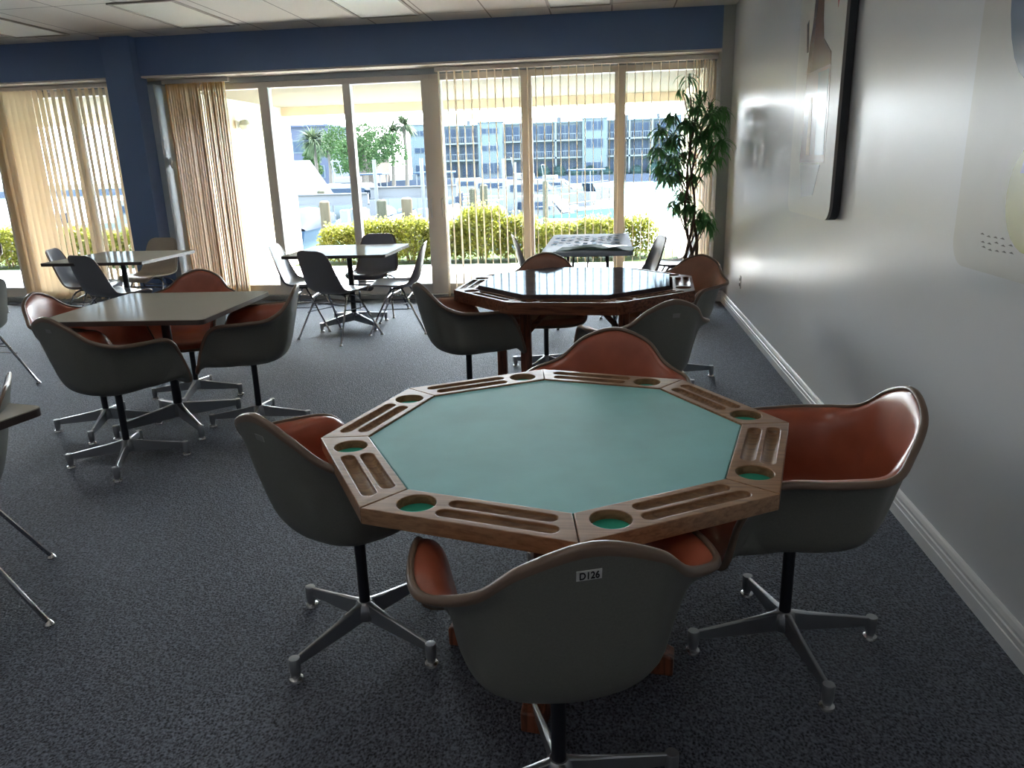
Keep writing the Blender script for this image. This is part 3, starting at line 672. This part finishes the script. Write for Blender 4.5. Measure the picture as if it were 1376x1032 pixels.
# crumpled sheet / puzzle poster near the front edge
rnd = random.Random(11)
gx, gy = 22, 10; G = []
for i in range(gx+1):
    row = []
    for j in range(gy+1):
        u, v = i/gx, j/gy; hgt = .004+.028*math.exp(-((u-.42)/.2)**2)*(1-.4*v)+.022*math.exp(-((u-.72)/.1)**2)*(v*.6+.3)
        if v == 0 or v == 1: hgt *= .35
        row.append((-.27+.66*u+.04*v, -.80+.34*v+.04*math.sin(u*5), hgt))
    G.append(row)
sh = MB(); sh.grid(G); o0 = len(sh.v); sh.grid([[(a, b, c_-.0015) for a, b, c_ in r_] for r_ in G])
s = sh.build('puzzle_sheet', 'paper_box', loc=(-1.40, 7.42, .7315)); tag(s, 'rumpled dark green sheet lying on the near end of the folding table', 'sheet')
b = MB().box(-.09, .09, -.07, .07, 0, .003, Matrix.Rotation(R(25), 4, 'Z')); b.v = [(x, y, z+.02*abs(x)*6) for x, y, z in b.v]
s = b.build('paper_leaflet', 'paper_light', smooth=False, loc=(-1.16, 6.72, .752)); tag(s, 'pale leaflet lying on the rumpled green sheet', 'leaflet')
pm = []
for mname in ('puzzle_a', 'puzzle_b', 'puzzle_c'):
    b = MB(); pts = []
    for k in range(32):
        a = 2*PI*k/32; r_ = .020+.0045*math.cos(4*a)+.003*math.sin(8*a); pts.append((r_*math.cos(a), r_*math.sin(a)))
    b.prism(pts, 0, .0022); pm.append(b)
protos = [pm[i].build('puzzle_piece', n, smooth=False) for i, n in enumerate(('puzzle_a', 'puzzle_b', 'puzzle_c'))]
cnt = 0
for i in range(9):
    for j in range(12):
        if rnd.random() < .22: continue
        x = -1.40-.33+.075*i+rnd.uniform(-.016, .016); y = 7.15+.078*j+rnd.uniform(-.016, .016)
        if cnt < 3: o = protos[cnt]
        else: o = rnd.choice(protos).copy(); COL.objects.link(o)
        cnt += 1
        o.location = (x, y, .7305); o.rotation_euler.z = rnd.uniform(0, 6.28)
        tag(o, 'loose jigsaw puzzle piece scattered on the folding table', 'puzzle piece', 'loose puzzle pieces on the folding table')

# ------------------------------------------------------------------ potted tree
rnd = random.Random(5)
t = empty('potted_tree', (-.40, 7.72, 0), 0, 'tall potted tree with drooping narrow green leaves beside the right wall', 'potted plant')
MB().lathe([(.13, 0), (.15, .02), (.18, .27), (.19, .30), (.175, .30), (.165, .26)], seg=28).build('basket_pot', 'basket', t)
MB().lathe([(.003, .255), (.168, .262), (.003, .268)], seg=24).build('soil', 'soil', t)
tb = MB()
trk = []
for q in range(3):
    ph = q*2.1; pts = []
    for k in range(26):
        f = k/25; z = .26+1.55*f; rad = .045*(1-.3*f)+.02*math.sin(3*f+q)
        pts.append((rad*math.cos(ph+4.2*f*PI*.55)+.02*math.sin(7*f)-.03*f, rad*math.sin(ph+4.2*f*PI*.55), z))
    trk.append(pts); tb.tube(pts, [.017-.009*k/25 for k in range(26)], 8)
lf = MB()
def leaf(mb, p, d, L, w, droop):
    d = Vector(d).normalized(); side = d.cross(Vector((0, 0, 1)))
    if side.length < .05: side = Vector((1, 0, 0))
    side.normalize(); n = 6; pts = []; c = Vector(p); dd = d.copy()
    vs = []
    for k in range(n+1):
        f = k/n; ww = w*math.sin(min(1, f*1.25+.08)*PI*.8)*(1-f**3)+.0006
        nn = side.cross(dd).normalized()
        vs += [c-side*ww-nn*ww*.3, c, c+side*ww-nn*ww*.3]
        dd = (dd+Vector((0, 0, -droop/n))).normalized(); c = c+dd*(L/n)
    mb.add(vs, [(k*3+a, k*3+a+1, (k+1)*3+a+1, (k+1)*3+a) for k in range(n) for a in (0, 1)])
# cluster anchors: offsets from the pot centre, sized from the photograph
anch = [(-.33,1.78,.0),(-.24,1.92,.1),(-.16,1.70,.05),(-.36,1.60,-.05),(-.10,1.84,-.1),(.02,1.96,.05),(.12,1.90,-.1),(.20,1.80,.0),(.24,1.66,-.08),(.16,1.62,.08),(.04,1.70,-.05),(-.06,1.56,.1),(-.20,1.50,-.08),(-.32,1.46,.02),(.10,1.46,-.06),(.22,1.52,.04),(-.14,1.36,.05),(-.28,1.34,-.06),(.0,1.34,.08),(-.02,2.05,0),(.08,2.10,.05),(.16,2.02,-.02),(-.09,1.18,.05),(-.17,1.10,-.04),(-.04,1.06,-.06),(.12,.98,.03),(.17,.90,-.05),(.06,.92,.05),(.24,1.94,.0),(-.22,1.68,.08),(.13,1.74,.02),(-.02,1.82,.06),(-.13,2.12,0),(-.08,2.25,.02)]
for ax, az, ay in anch:
    base = Vector((-.02+ax*.25, ay*.3, max(.55, az-.30))); tip = Vector((ax, ay, az)); mid = (base+tip)/2+Vector((ax*.2, ay*.2, .08))
    tb.tube([base, mid, tip], [.006, .0045, .0025], 5)
    thin = az > 2.0
    for k in range(9 if thin else 36):
        a = rnd.uniform(0, 2*PI); f = rnd.uniform(.35, 1); p = mid.lerp(tip, f)+Vector((rnd.gauss(0, .025), rnd.gauss(0, .025), rnd.gauss(0, .02)))
        leaf(lf, p, (math.cos(a), math.sin(a), rnd.uniform(-.3, .7)), rnd.uniform(.13, .21), rnd.uniform(.010, .015), rnd.uniform(1.6, 3.0))
for v in range(len(lf.v)):
    x, y, z = lf.v[v]; lf.v[v] = (min(x, .385), y, z)
tb.build('trunk', 'bark', t); lf.build('foliage', 'leaf_dark', t, smooth=True)

# ------------------------------------------------------------------ outdoors
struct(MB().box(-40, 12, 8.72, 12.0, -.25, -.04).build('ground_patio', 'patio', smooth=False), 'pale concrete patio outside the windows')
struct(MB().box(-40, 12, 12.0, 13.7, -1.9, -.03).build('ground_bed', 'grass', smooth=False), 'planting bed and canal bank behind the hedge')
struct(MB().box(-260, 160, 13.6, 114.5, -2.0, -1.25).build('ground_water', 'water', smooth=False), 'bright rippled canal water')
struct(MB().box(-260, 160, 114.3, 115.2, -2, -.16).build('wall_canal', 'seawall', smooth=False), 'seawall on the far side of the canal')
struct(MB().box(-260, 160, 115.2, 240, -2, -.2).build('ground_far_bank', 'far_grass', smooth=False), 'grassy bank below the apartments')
struct(MB().box(-30, 8, 12.2, 12.55, 2.33, 2.96).build('trim_3', 'porch_fascia', smooth=False), 'cream edge beam of the porch roof')
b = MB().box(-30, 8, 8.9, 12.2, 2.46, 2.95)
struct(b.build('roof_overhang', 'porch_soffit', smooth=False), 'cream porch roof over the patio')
struct(MB().box(-7.0, -6.42, 8.9, 12.5, -.05, 2.53).build('wall_fin', 'stucco_cream', smooth=False), 'cream wall fin standing out over the patio')
struct(MB().box(-.10, .5, 8.9, 12.5, -.05, 2.53).build('wall_fin', 'stucco_cream', smooth=False))
for x, y, l_ in ((-6.40, 10.6, 'round wall lamp on the cream fin outside the bunched blind'), (-.12, 9.9, 'round wall lamp outside behind the potted tree')):
    s = 1 if x < -3 else -1
    t = empty('wall_lamp', (x, y, 2.12), 0, l_, 'wall lamp', 'outdoor wall lamps')
    MB().box(min(0, s*.03), max(0, s*.03), -.06, .06, -.06, .06).build('mount', 'plate_white', t, bevel=.004)
    MB().lathe([(.01, -.08), (.06, -.06), (.085, 0), (.06, .06), (.01, .08)], (s*.11, 0, 0), 16).build('globe', 'paper_light', t)

# hedge shrubs in a row
def shrub_mesh(seed, m, hgt, wid, n):
    r = random.Random(seed); b = MB()
    for _ in range(n):
        a = r.uniform(0, 2*PI); f = r.random()**.45; z = .05+(hgt-.05)*r.random()**.8; w_ = wid*f*(1-.45*(z/hgt)**3)
        c = Vector((w_*math.cos(a), .62*w_*math.sin(a), z+r.gauss(0, .03)))
        d = Vector((r.gauss(0, 1), r.gauss(0, 1), r.gauss(.4, .7))).normalized(); s_ = d.cross(Vector((r.gauss(0, 1), r.gauss(0, 1), r.gauss(0, 1)))).normalized(); L = r.uniform(.03, .055); w2 = L*.42
        b.add([c, c+d*L*.5+s_*w2, c+d*L, c+d*L*.5-s_*w2], [(0, 1, 2, 3)])
    return b
sp_ = []
HEDGE_GROUP = 'yellow green shrubs along the patio'
for i in range(3):
    t = empty('hedge_shrub', label='x', cat='shrub', group=HEDGE_GROUP)
    shrub_mesh(20+i, None, .62, .50, 3000).build('foliage', 'hedge_leaf', t, smooth=False)
    shrub_mesh(40+i, None, .68, .50, 800).build('pale_leaves', 'hedge_leaf_pale', t, smooth=False)
    st = MB(); r = random.Random(i)
    for k in range(7): a = k*.9; st.tube([(.04*math.cos(a), .04*math.sin(a), 0), (.15*math.cos(a), .12*math.sin(a), .3), (.3*math.cos(a), .2*math.sin(a), .5)], [.010, .007, .003], 5)
    st.build('stems', 'bark', t); sp_.append(t)
rnd = random.Random(9); k = 0
x = -13.2
while x < -.5:
    if not -7.6 < x < -5.9:
        o = sp_[k] if k < 3 else copy_tree(sp_[k % 3])
        sc = rnd.uniform(.85, 1.1); o.location = (x, 12.55+rnd.uniform(-.08, .1), -.04); o.rotation_euler.z = rnd.uniform(-.3, .3); o.scale = (sc, 1, sc*(1.22 if abs(x+2.7) < .35 or abs(x+3.5) < .3 else 1))
        where = 'left of the cream wall fin' if x < -7 else ('seen through the two left door panels' if x < -3.2 else 'seen through the open vertical blind')
        tag(o, 'yellow green shrub in the patio hedge, '+where, 'shrub', HEDGE_GROUP+', '+where); k += 1
    x += .62

def palm(x, y, z0, h, label, r=1.6, frond=14, seed=1, grp='palm trees across the canal'):
    rn = random.Random(seed); t = empty('palm_tree', (x, y, z0), 0, label, 'palm tree', grp)
    MB().tube([(0, 0, 0), (.1, 0, h*.5), (0, 0, h)], [.22, .17, .16], 8).build('trunk', 'palm_trunk', t)
    b = MB()
    for k in range(frond):
        a = 2*PI*k/frond+rn.uniform(-.2, .2); e = rn.uniform(-.5, 1.2); d = Vector((math.cos(a)*math.cos(e), math.sin(a)*math.cos(e), math.sin(e)))
        for q in range(16):
            dd = (d+Vector((rn.gauss(0, .25), rn.gauss(0, .25), rn.gauss(0, .25)))).normalized(); leaf(b, d*.2+Vector((0, 0, h)), dd, 1.25*r*rn.uniform(.8, 1.1), .06*r, 1.2)
    b.build('fronds', 'palm_leaf', t, smooth=False)
def crown_tree(x, y, z0, h, w, label, seed, m='tree_leaf', n=3200, cat='tree', name='leafy_tree'):
    rn = random.Random(seed); t = empty(name, (x, y, z0), 0, label, cat)
    MB().tube([(0, 0, 0), (.1, 0, h*.3), (0, .1, h*.6)], [.3, .25, .15], 8).build('trunk', 'palm_trunk', t)
    b = MB(); C_ = [(rn.gauss(0, w*.28), rn.gauss(0, w*.2), h*rn.uniform(.38, .85)) for _ in range(16)]
    for _ in range(n):
        c = rn.choice(C_); v = Vector((rn.gauss(0, 1), rn.gauss(0, 1), rn.gauss(0, 1))).normalized()*rn.uniform(.6, 1)*w*.20; p = Vector(c)+v
        d = Vector((rn.gauss(0, 1), rn.gauss(0, 1), rn.gauss(0, 1))).normalized(); s_ = d.orthogonal().normalized(); L = .22
        b.add([p, p+d*L*.5+s_*L*.4, p+d*L, p+d*L*.5-s_*L*.4], [(0, 1, 2, 3)])
    b.build('foliage', m, t, smooth=False)
crown_tree(-24.2, 72, -.4, 6.3, 6.0, 'large round green tree across the canal seen through the second door panel', 3, n=6500)
crown_tree(-26.4, 76, -.4, 5.0, 3.0, 'smaller green tree left of the large round tree across the canal', 4)
palm(-29.8, 74, -.4, 4.7, 'short palm by the violet building, farthest left of the palms', 1.5, 14, 1)
palm(-30.6, 80, -.4, 4.5, 'bushy palm between the violet building and the green trees', 1.6, 14, 2)
palm(-22.3, 75, -.4, 5.2, 'palm just right of the large round green tree', 1.4, 14, 3)
palm(-21.2, 76, -.4, 5.9, 'taller palm beside the end of the pale blue apartments', 1.3, 14, 4)
palm(-15.8, 135, -.2, 12.2, 'tall thin palm rising behind the apartment roof', 1.5, 12, 5)
crown_tree(-33.5, 84, -.4, 5.2, 2.5, 'green tree rising before the violet building at far left', 6)

# apartment block across the canal
ap = empty('apartment_building', (0, 117, -.2), 0, 'long three storey pale blue apartment block across the canal', 'building')
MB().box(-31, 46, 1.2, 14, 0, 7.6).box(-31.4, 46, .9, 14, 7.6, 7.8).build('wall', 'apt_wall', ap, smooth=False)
lv = [.15, 2.75, 5.2]
bays = [(-31.0, -26.9), (-20.6, -16.9), (-5.0, -1.4), (8.5, 12.0), (20, 23.6), (31, 35)]          # closed projecting bays
for x0, x1 in bays:
    MB().box(x0, x1, -.3, 1.3, 0, 7.95).box(x0-.15, x1+.15, -.45, 1.3, 7.95, 8.1).build('projecting_bay', 'apt_wall', ap, smooth=False)
    w_ = x1-x0
    for i, z in enumerate(lv):
        hh = (1.5, .7, .7)[i] if x0 < -10 else 1.2; z0 = z+(.5 if i == 0 else 1.2)
        for q in range(3):
            a = x0+w_*.16+q*w_*.24; f = MB().box(a-.05, a+w_*.20+.05, -.38, -.30, z0-.05, z0+hh+.05).build('window', 'apt_slab', ap, smooth=False)
            MB().box(a, a+w_*.20, -.41, -.37, z0, z0+hh).build('pane', 'apt_glass', f, smooth=False)
gaps = [(-26.9, -20.6), (-16.9, -5.0), (-1.4, 8.5), (12.0, 20), (23.6, 31)]
for x0, x1 in gaps:
    n = max(1, round((x1-x0)/3.9)); wv = (x1-x0)/n
    for q in range(n):
        a = x0+q*wv
        for i, z in enumerate(lv):
            o = MB().box(a+.25, a+wv-.25, 1.05, 1.21, z+.05, z+2.15).build('balcony_door', 'apt_shade', ap, smooth=False)
            g = MB()
            for k2 in range(3): g.box(a+.4+k2*(wv-.8)/3, a+.4+(k2+.82)*(wv-.8)/3, .98, 1.06, z+.15, z+2.05)
            g.build('pane', 'apt_glass', o, smooth=False)
        MB().box(a-.12, a+.12, 0, 1.21, 0, 7.6).build('party_wall', 'apt_slab', ap, smooth=False)
    for i, z in enumerate(lv): MB().box(x0, x1, 0, 1.2, z-.22, z).build('balcony_slab', 'apt_slab', ap, smooth=False)
    rl = MB()
    for z in lv[1:]:
        rl.box(x0, x1, -.02, .03, z+.78, z+.85)
        for q in range(int((x1-x0)/.35)): rl.box(x0+q*.35, x0+q*.35+.05, -.01, .02, z, z+.8)
    rl.build('railing', 'apt_slab', ap, smooth=False)
for x0 in (-23, -9, 1.3, 6, 15): MB().box(x0, x0+.5, 4, 4.6, 7.8, 8.6).build('roof_vent', 'apt_shade', ap, smooth=False)
rnd = random.Random(21)
hd = MB()
tagc = 0
shp = None
for i in range(15):
    x = -13+i*2.3+rnd.uniform(-.15, .15)
    if shp is None:
        b = MB()
        for _ in range(700):
            v = Vector((rnd.gauss(0, 1), rnd.gauss(0, 1), abs(rnd.gauss(0, 1)))).normalized()*rnd.uniform(.7, 1); p = Vector((v.x*1.0, v.y*.7, v.z*1.5)); d = Vector((rnd.gauss(0, 1), rnd.gauss(0, 1), rnd.gauss(0, 1))).normalized(); s_ = d.orthogonal().normalized()
            b.add([p, p+d*.12+s_*.1, p+d*.26, p+d*.12-s_*.1], [(0, 1, 2, 3)])
        b.lathe([(.7, 0), (.85, .5), (.6, 1.1), (.1, 1.35)], seg=10)
        shp = b.build('garden_shrub', 'shrub_far', smooth=False); o = shp
    else: o = shp.copy(); COL.objects.link(o)
    o.location = (x, 116.2, -.2); o.scale = (1, .7, rnd.uniform(.7, 1.25))
    tag(o, 'dark shrub along the foot of the apartment block', 'shrub', 'dark shrubs below the apartments')

# left violet house and pink house
hb = empty('violet_house', (-41, 92, -.3), 0, 'violet grey flat roofed building at the far left of the door view', 'building')
MB().box(-4, 6, 0, 9, 0, 7.0).box(-4.3, 6.3, -.3, 9, 7.0, 7.25).build('wall', 'violet_wall', hb, smooth=False)
for q in range(4):
    for z in (1.0, 4.0):
        f = MB().box(-3+q*2.3, -1.5+q*2.3, -.08, 0, z, z+1.5).build('window', 'apt_slab', hb, smooth=False); MB().box(-2.9+q*2.3, -1.6+q*2.3, -.12, -.07, z+.1, z+1.4).build('pane', 'apt_glass', f, smooth=False)
hb = empty('pink_house', (-38.2, 104, -.3), 0, 'low pink tan house behind the palms across the canal', 'building')
MB().box(-2, 5, 0, 8, 0, 3.6).build('wall', 'pink_wall', hb, smooth=False)
MB().add([(-2.4, -.4, 3.6), (5.4, -.4, 3.6), (5.4, 8, 3.6), (-2.4, 8, 3.6), (0, 4, 4.6), (3, 4, 4.6)], [(0, 1, 5, 4), (1, 2, 5), (2, 3, 4, 5), (3, 0, 4), (0, 3, 2, 1)]).build('roof', 'apt_slab', hb, smooth=False)
for q in range(2):
    f = MB().box(-1+q*3, .2+q*3, -.08, 0, 1.2, 2.4).build('window', 'apt_slab', hb, smooth=False); MB().box(-.9+q*3, .1+q*3, -.12, -.07, 1.3, 2.3).build('pane', 'apt_glass', f, smooth=False)

# marina: piles, docks, lifts, boats
def pile(x, y, top, r, m, label):
    o = MB().lathe([(r, 0), (r*1.02, .1), (r*.95, top+2.0), (r*.6, top+2.04)], seg=14).build('dock_pile', m, loc=(x, y, -2.0)); tag(o, label, 'dock pile', 'wooden piles in the marina')
for x, y, tp, r, m, l_ in ((-8.05, 18, .74, .13, 'pile_tan', 'tan pile seen low in the first door panel'), (-6.62, 18, .74, .13, 'pile_wood', 'grey green pile seen right of the second upright'), (-6.0, 18, .77, .14, 'pile_tan', 'tan pile seen left of the door handles'), (-4.38, 18, .95, .10, 'pile_wood', 'green pile just right of the wide door stile'), (-4.12, 18, 1.03, .10, 'pile_wood', 'green pile second right of the wide door stile'), (-3.15, 24, .95, .09, 'pile_wood', 'thin pile before the white cruiser'), (-10.4, 24, .85, .13, 'pile_wood', 'green pile beside the grey boat canopy')): pile(x, y, tp, r, m, l_)
def post(x, y, top, label):
    o = MB().cyl((0, 0, 0), (0, 0, top+1.9), .055, seg=10).build('lift_post', 'boat_white', loc=(x, y, -1.9)); tag(o, label, 'boat lift post', 'white boat lift posts')
for x, y, tp, l_ in ((-10.9, 22, 1.5, 'white lift post under the grey boat canopy'), (-11.6, 22, 1.1, 'short white lift post beside the grey boat canopy'), (-7.95, 22, 1.75, 'tall white lift post in the second door panel'), (-6.55, 22, 1.75, 'tall white lift post left of the door handles'), (-5.25, 30, 1.75, 'white pole before the white cruiser'), (-4.8, 30, 1.6, 'second white pole before the white cruiser')): post(x, y, tp, l_)
for x0, x1, y, z, l_ in ((-12.2, -8.3, 22.3, .70, 'white boat lift beam in the first door panel'), (-8.2, -5.6, 22.3, .86, 'white boat lift beam in the second door panel')):
    o = MB().box(x0, x1, -.08, .08, -.17, .17).box(x0, x1, -.13, .13, .14, .17).box(x0, x1, -.13, .13, -.17, -.14).build('lift_beam', 'boat_white', smooth=False, loc=(0, y, z-.05)); tag(o, l_, 'boat lift beam', 'white boat lift beams')
for x0, x1, y0, y1, l_ in ((-16, -1.5, 26.5, 27.5, 'grey dock walkway in front of the boats'), (-30, -6, 50, 51.2, 'far dock walkway behind the boats'), (-15.6, -14.8, 14, 26.4, 'dock finger running out at the left')):
    o = MB().box(x0, x1, y0, y1, -.55, -.40).build('dock', 'dock_deck', smooth=False); tag(o, l_, 'dock', 'dock walkways')
    for k2 in range(max(2, int((x1-x0)/4))):
        xx = x0+.2+k2*(x1-x0-.4)/max(1, (max(2, int((x1-x0)/4))-1)); MB().cyl((xx, (y0+y1)/2, -1.9), (xx, (y0+y1)/2, -.55), .10, seg=8).build('support', 'pile_wood', o)

def boat(x, y, rot, L, W, label, style, hullm='boat_white', z=-1.25, grp='boats moored in the marina'):
    t = empty('boat', (x, y, z), R(rot), label, 'boat', grp)
    st = []; n = 12
    for i in range(n+1):
        f = i/n; bw = W/2*min(1, (1-f**3.2)+.02)*(.92+.08*min(1, f*4)); sheer = .62*W*.5+.35*f*f*W*.45; kz = -.25+.35*max(0, f-.7)/.3
        st.append([(L*(f-.5)*1.0+(.5*max(0, f-.8) if True else 0), s*bw*w_, zz) for s, w_, zz in ((-1, 1, sheer), (-1, .92, sheer*.45), (-1, .75, .02), (1, .0, kz), (1, .75, .02), (1, .92, sheer*.45), (1, 1, sheer))])
    b = MB(); b.grid(st); b.add([p for p in st[0]], [tuple(range(7))])
    b.build('hull', hullm, t, angle=.9)
    d = MB(); d.grid([[(r_[0][0], r_[0][1]*.97, r_[0][2]-.04), (r_[0][0], 0, r_[0][2]-.02), (r_[0][0], -r_[0][1]*.97, r_[0][2]-.04)] for r_ in st]); d.build('deck', 'boat_white', t, smooth=False)
    s = .31*W
    if style in ('cruiser', 'fly'):
        c = MB(); x0, x1 = -.22*L, .18*L; h = s+.36*W
        c.add([(x0, -.36*W, s), (x0, .36*W, s), (x1, .30*W, s), (x1, -.30*W, s), (x0+.1, -.30*W, h), (x0+.1, .30*W, h), (x1-.14*L, .24*W, h), (x1-.14*L, -.24*W, h)], [(0, 1, 5, 4), (1, 2, 6, 5), (2, 3, 7, 6), (3, 0, 4, 7), (4, 5, 6, 7)]).build('cabin', 'boat_white', t, smooth=False)
        g = MB()
        for sg in (-1, 1): g.add([(x0+.3, sg*.350*W, s+.15*W), (x1-.10*L, sg*.305*W, s+.15*W), (x1-.14*L, sg*.27*W, s+.27*W), (x0+.3, sg*.325*W, s+.27*W)], [(0, 1, 2, 3)])
        g.add([(x1-.02*L, -.24*W, s+.09*W), (x1-.02*L, .24*W, s+.09*W), (x1-.11*L, .22*W, s+.31*W), (x1-.11*L, -.22*W, s+.31*W)], [(0, 1, 2, 3)])
        g.v = [(a+.015 if abs(b_) < .3*W and a > x1-.12*L else a, b_*1.04, c_) for a, b_, c_ in g.v]
        g.build('windows', 'boat_glass', t, smooth=False)
        if style == 'fly':
            MB().box(-.16*L, -.02*L, -.22*W, .22*W, h+.02, h+.12*W).build('flybridge', 'boat_white', t, smooth=False, bevel=.04)
            MB().tube([(-.15*L, -.2*W, h+.1*W), (-.17*L, -.2*W, h+.42*W), (-.17*L, .2*W, h+.42*W), (-.15*L, .2*W, h+.1*W)], .03, 6).build('radar_arch', 'boat_white', t)
        MB().tube([st[i][0][0:2]+(st[i][0][2]+.35,) for i in range(6, n+1)]+[(st[i][6][0], st[i][6][1], st[i][6][2]+.35) for i in range(n, 5, -1)], .02, 6).build('bow_rail', 'boat_white', t)
    if style == 'centre':
        MB().box(-.08*L, .04*L, -.16*W, .16*W, s-.1, s+.32*W).build('console', 'boat_white', t, smooth=False, bevel=.05)
        MB().box(-.16*L, .10*L, -.32*W, .32*W, s+.78*W, s+.81*W).build('canopy', 'boat_blue', t, smooth=False, bevel=.02)
        pl = MB()
        for a in (-.14, .08):
            for sg in (-1, 1): pl.tube([(a*L, sg*.28*W, s), (a*L, sg*.26*W, s+.79*W)], .025, 6)
        pl.build('canopy_frame', 'boat_white', t)
        MB().add([(.04*L, -.16*W, s+.3*W), (.04*L, .16*W, s+.3*W), (-.01*L, .14*W, s+.5*W), (-.01*L, -.14*W, s+.5*W)], [(0, 1, 2, 3)]).build('windshield', 'boat_glass', t, smooth=False)
    if style == 'covered':
        G = [[(r_[0][0]*.98, r_[0][1]*1.03*math.cos(PI*k2/8), r_[0][2]+.32*W*math.sin(PI*k2/8)*math.sin(min(1, (i+.4)/n*1.1)*PI)**.6) for k2 in range(9)] for i, r_ in enumerate(st)]
        m_ = MB(); m_.grid(G); m_.build('cover', 'boat_navy', t, angle=1.3)
    for sg in ((-.18, .18) if W > 2.15 else (0,)):
        o = MB(); o.box(-.5*L-.45, -.5*L-.02, sg*W-.16, sg*W+.16, .45*W*.62, .45*W*.62+.55).box(-.5*L-.30, -.5*L-.12, sg*W-.06, sg*W+.06, -.35, .45*W*.62)
        o.build('outboard_motor', 'outboard' if W > 2.3 else 'boat_white', t, smooth=False, bevel=.04)
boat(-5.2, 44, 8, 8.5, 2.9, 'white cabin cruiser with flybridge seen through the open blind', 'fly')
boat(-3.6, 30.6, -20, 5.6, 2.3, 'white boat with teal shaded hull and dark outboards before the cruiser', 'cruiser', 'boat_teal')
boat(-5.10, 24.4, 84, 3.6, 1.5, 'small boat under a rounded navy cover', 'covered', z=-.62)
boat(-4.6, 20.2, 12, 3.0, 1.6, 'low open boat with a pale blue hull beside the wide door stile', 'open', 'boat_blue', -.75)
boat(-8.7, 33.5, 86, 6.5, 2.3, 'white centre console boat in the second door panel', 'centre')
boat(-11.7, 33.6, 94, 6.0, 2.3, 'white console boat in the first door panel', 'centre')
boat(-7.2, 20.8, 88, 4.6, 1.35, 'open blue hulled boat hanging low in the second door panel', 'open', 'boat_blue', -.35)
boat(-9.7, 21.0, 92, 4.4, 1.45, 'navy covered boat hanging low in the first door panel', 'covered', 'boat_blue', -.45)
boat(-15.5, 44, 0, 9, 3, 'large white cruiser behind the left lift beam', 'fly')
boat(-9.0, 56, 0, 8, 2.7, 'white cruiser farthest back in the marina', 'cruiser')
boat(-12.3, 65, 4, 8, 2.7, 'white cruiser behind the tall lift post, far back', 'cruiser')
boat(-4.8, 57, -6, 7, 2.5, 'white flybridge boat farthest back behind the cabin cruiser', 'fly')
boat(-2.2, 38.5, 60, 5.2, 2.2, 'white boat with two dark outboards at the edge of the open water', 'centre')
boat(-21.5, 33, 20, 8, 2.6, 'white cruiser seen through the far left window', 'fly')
boat(-25.0, 26, -20, 6, 2.2, 'white console boat seen through the far left blind', 'centre')
# grey boat canopy (lean-to)
t = empty('boat_canopy', (-15.4, 30, -1.2), 0, 'grey sloping canvas canopy over a boat lift in the first door panel', 'canopy')
MB().add([(-2.2, 0, 2.2), (1.2, 0, 2.2), (1.2, 3, 3.1), (-2.2, 3, 3.1), (2.2, 0, 1.3), (2.2, 3, 1.5), (-2.2, 0, 2.26), (1.2, 0, 2.26), (1.2, 3, 3.16), (-2.2, 3, 3.16), (2.24, 0, 1.36), (2.24, 3, 1.56)], [(0, 1, 2, 3), (1, 4, 5, 2), (6, 7, 8, 9), (7, 10, 11, 8), (0, 1, 7, 6), (1, 4, 10, 7)]).build('canvas', 'canvas_grey', t, smooth=False)
for xx in (-2.1, 0, 2.1):
    for yy in (.1, 2.9): MB().cyl((xx, yy, -.7), (xx, yy, 2.2 if xx < 1 else 1.3), .06, seg=8).build('post', 'boat_white', t)
# storage box on the hedge line seen through the blind
t = empty('dock_locker', (-1.9, 16.6, -.0), R(-8), 'pale dock box on the bank behind the hedge', 'dock box')

bpy.data.objects.remove(t)

# ------------------------------------------------------------------ light
w = bpy.data.worlds.new('world'); scn.world = w; w.use_nodes = True; n = w.node_tree.nodes; l = w.node_tree.links
bg = n['Background']; tc = n.new('ShaderNodeTexCoord'); sx = n.new('ShaderNodeSeparateXYZ'); rp = n.new('ShaderNodeValToRGB')
l.new(tc.outputs['Generated'], sx.inputs[0]); l.new(sx.outputs['Z'], rp.inputs['Fac']); l.new(rp.outputs['Color'], bg.inputs['Color'])
e = rp.color_ramp.elements; e[0].position = 0; e[0].color = (.95, .97, 1, 1); e[1].position = 1; e[1].color = (.42, .60, .95, 1)
x_ = rp.color_ramp.elements.new(.25); x_.color = (.80, .90, 1, 1)
SKY = 5.0
bg.inputs['Strength'].default_value = SKY
sd = bpy.data.lights.new('sun', 'SUN'); sd.energy = 16; sd.angle = R(.6); sd.color = (1, .96, .91)
so = bpy.data.objects.new('sun', sd); COL.objects.link(so); so.location = (10, 30, 30)
so.rotation_euler = Vector((.50, .75, 1.05)).to_track_quat('Z', 'Y').to_euler()
# sky portals just outside the glazing help sampling
for x0, x1 in ((-6.2, -.12), (-10.6, -6.62)):
    ad = bpy.data.lights.new('portal', 'AREA'); ad.shape = 'RECTANGLE'; ad.size = x1-x0; ad.size_y = 2.4; ad.cycles.is_portal = True
    ao = bpy.data.objects.new('portal', ad); COL.objects.link(ao); ao.location = ((x0+x1)/2, 8.8, 1.25); ao.rotation_euler = (R(-90), 0, 0)

vs = scn.view_settings; vs.view_transform = 'Standard'; vs.look = 'None'; vs.exposure = 3.0; vs.gamma = 1; vs.use_curve_mapping = False
scn.cycles.max_bounces = 10; scn.cycles.diffuse_bounces = 6; scn.cycles.glossy_bounces = 4; scn.cycles.transparent_max_bounces = 24
scn.cycles.caustics_reflective = False; scn.cycles.caustics_refractive = False; scn.cycles.sample_clamp_indirect = 12
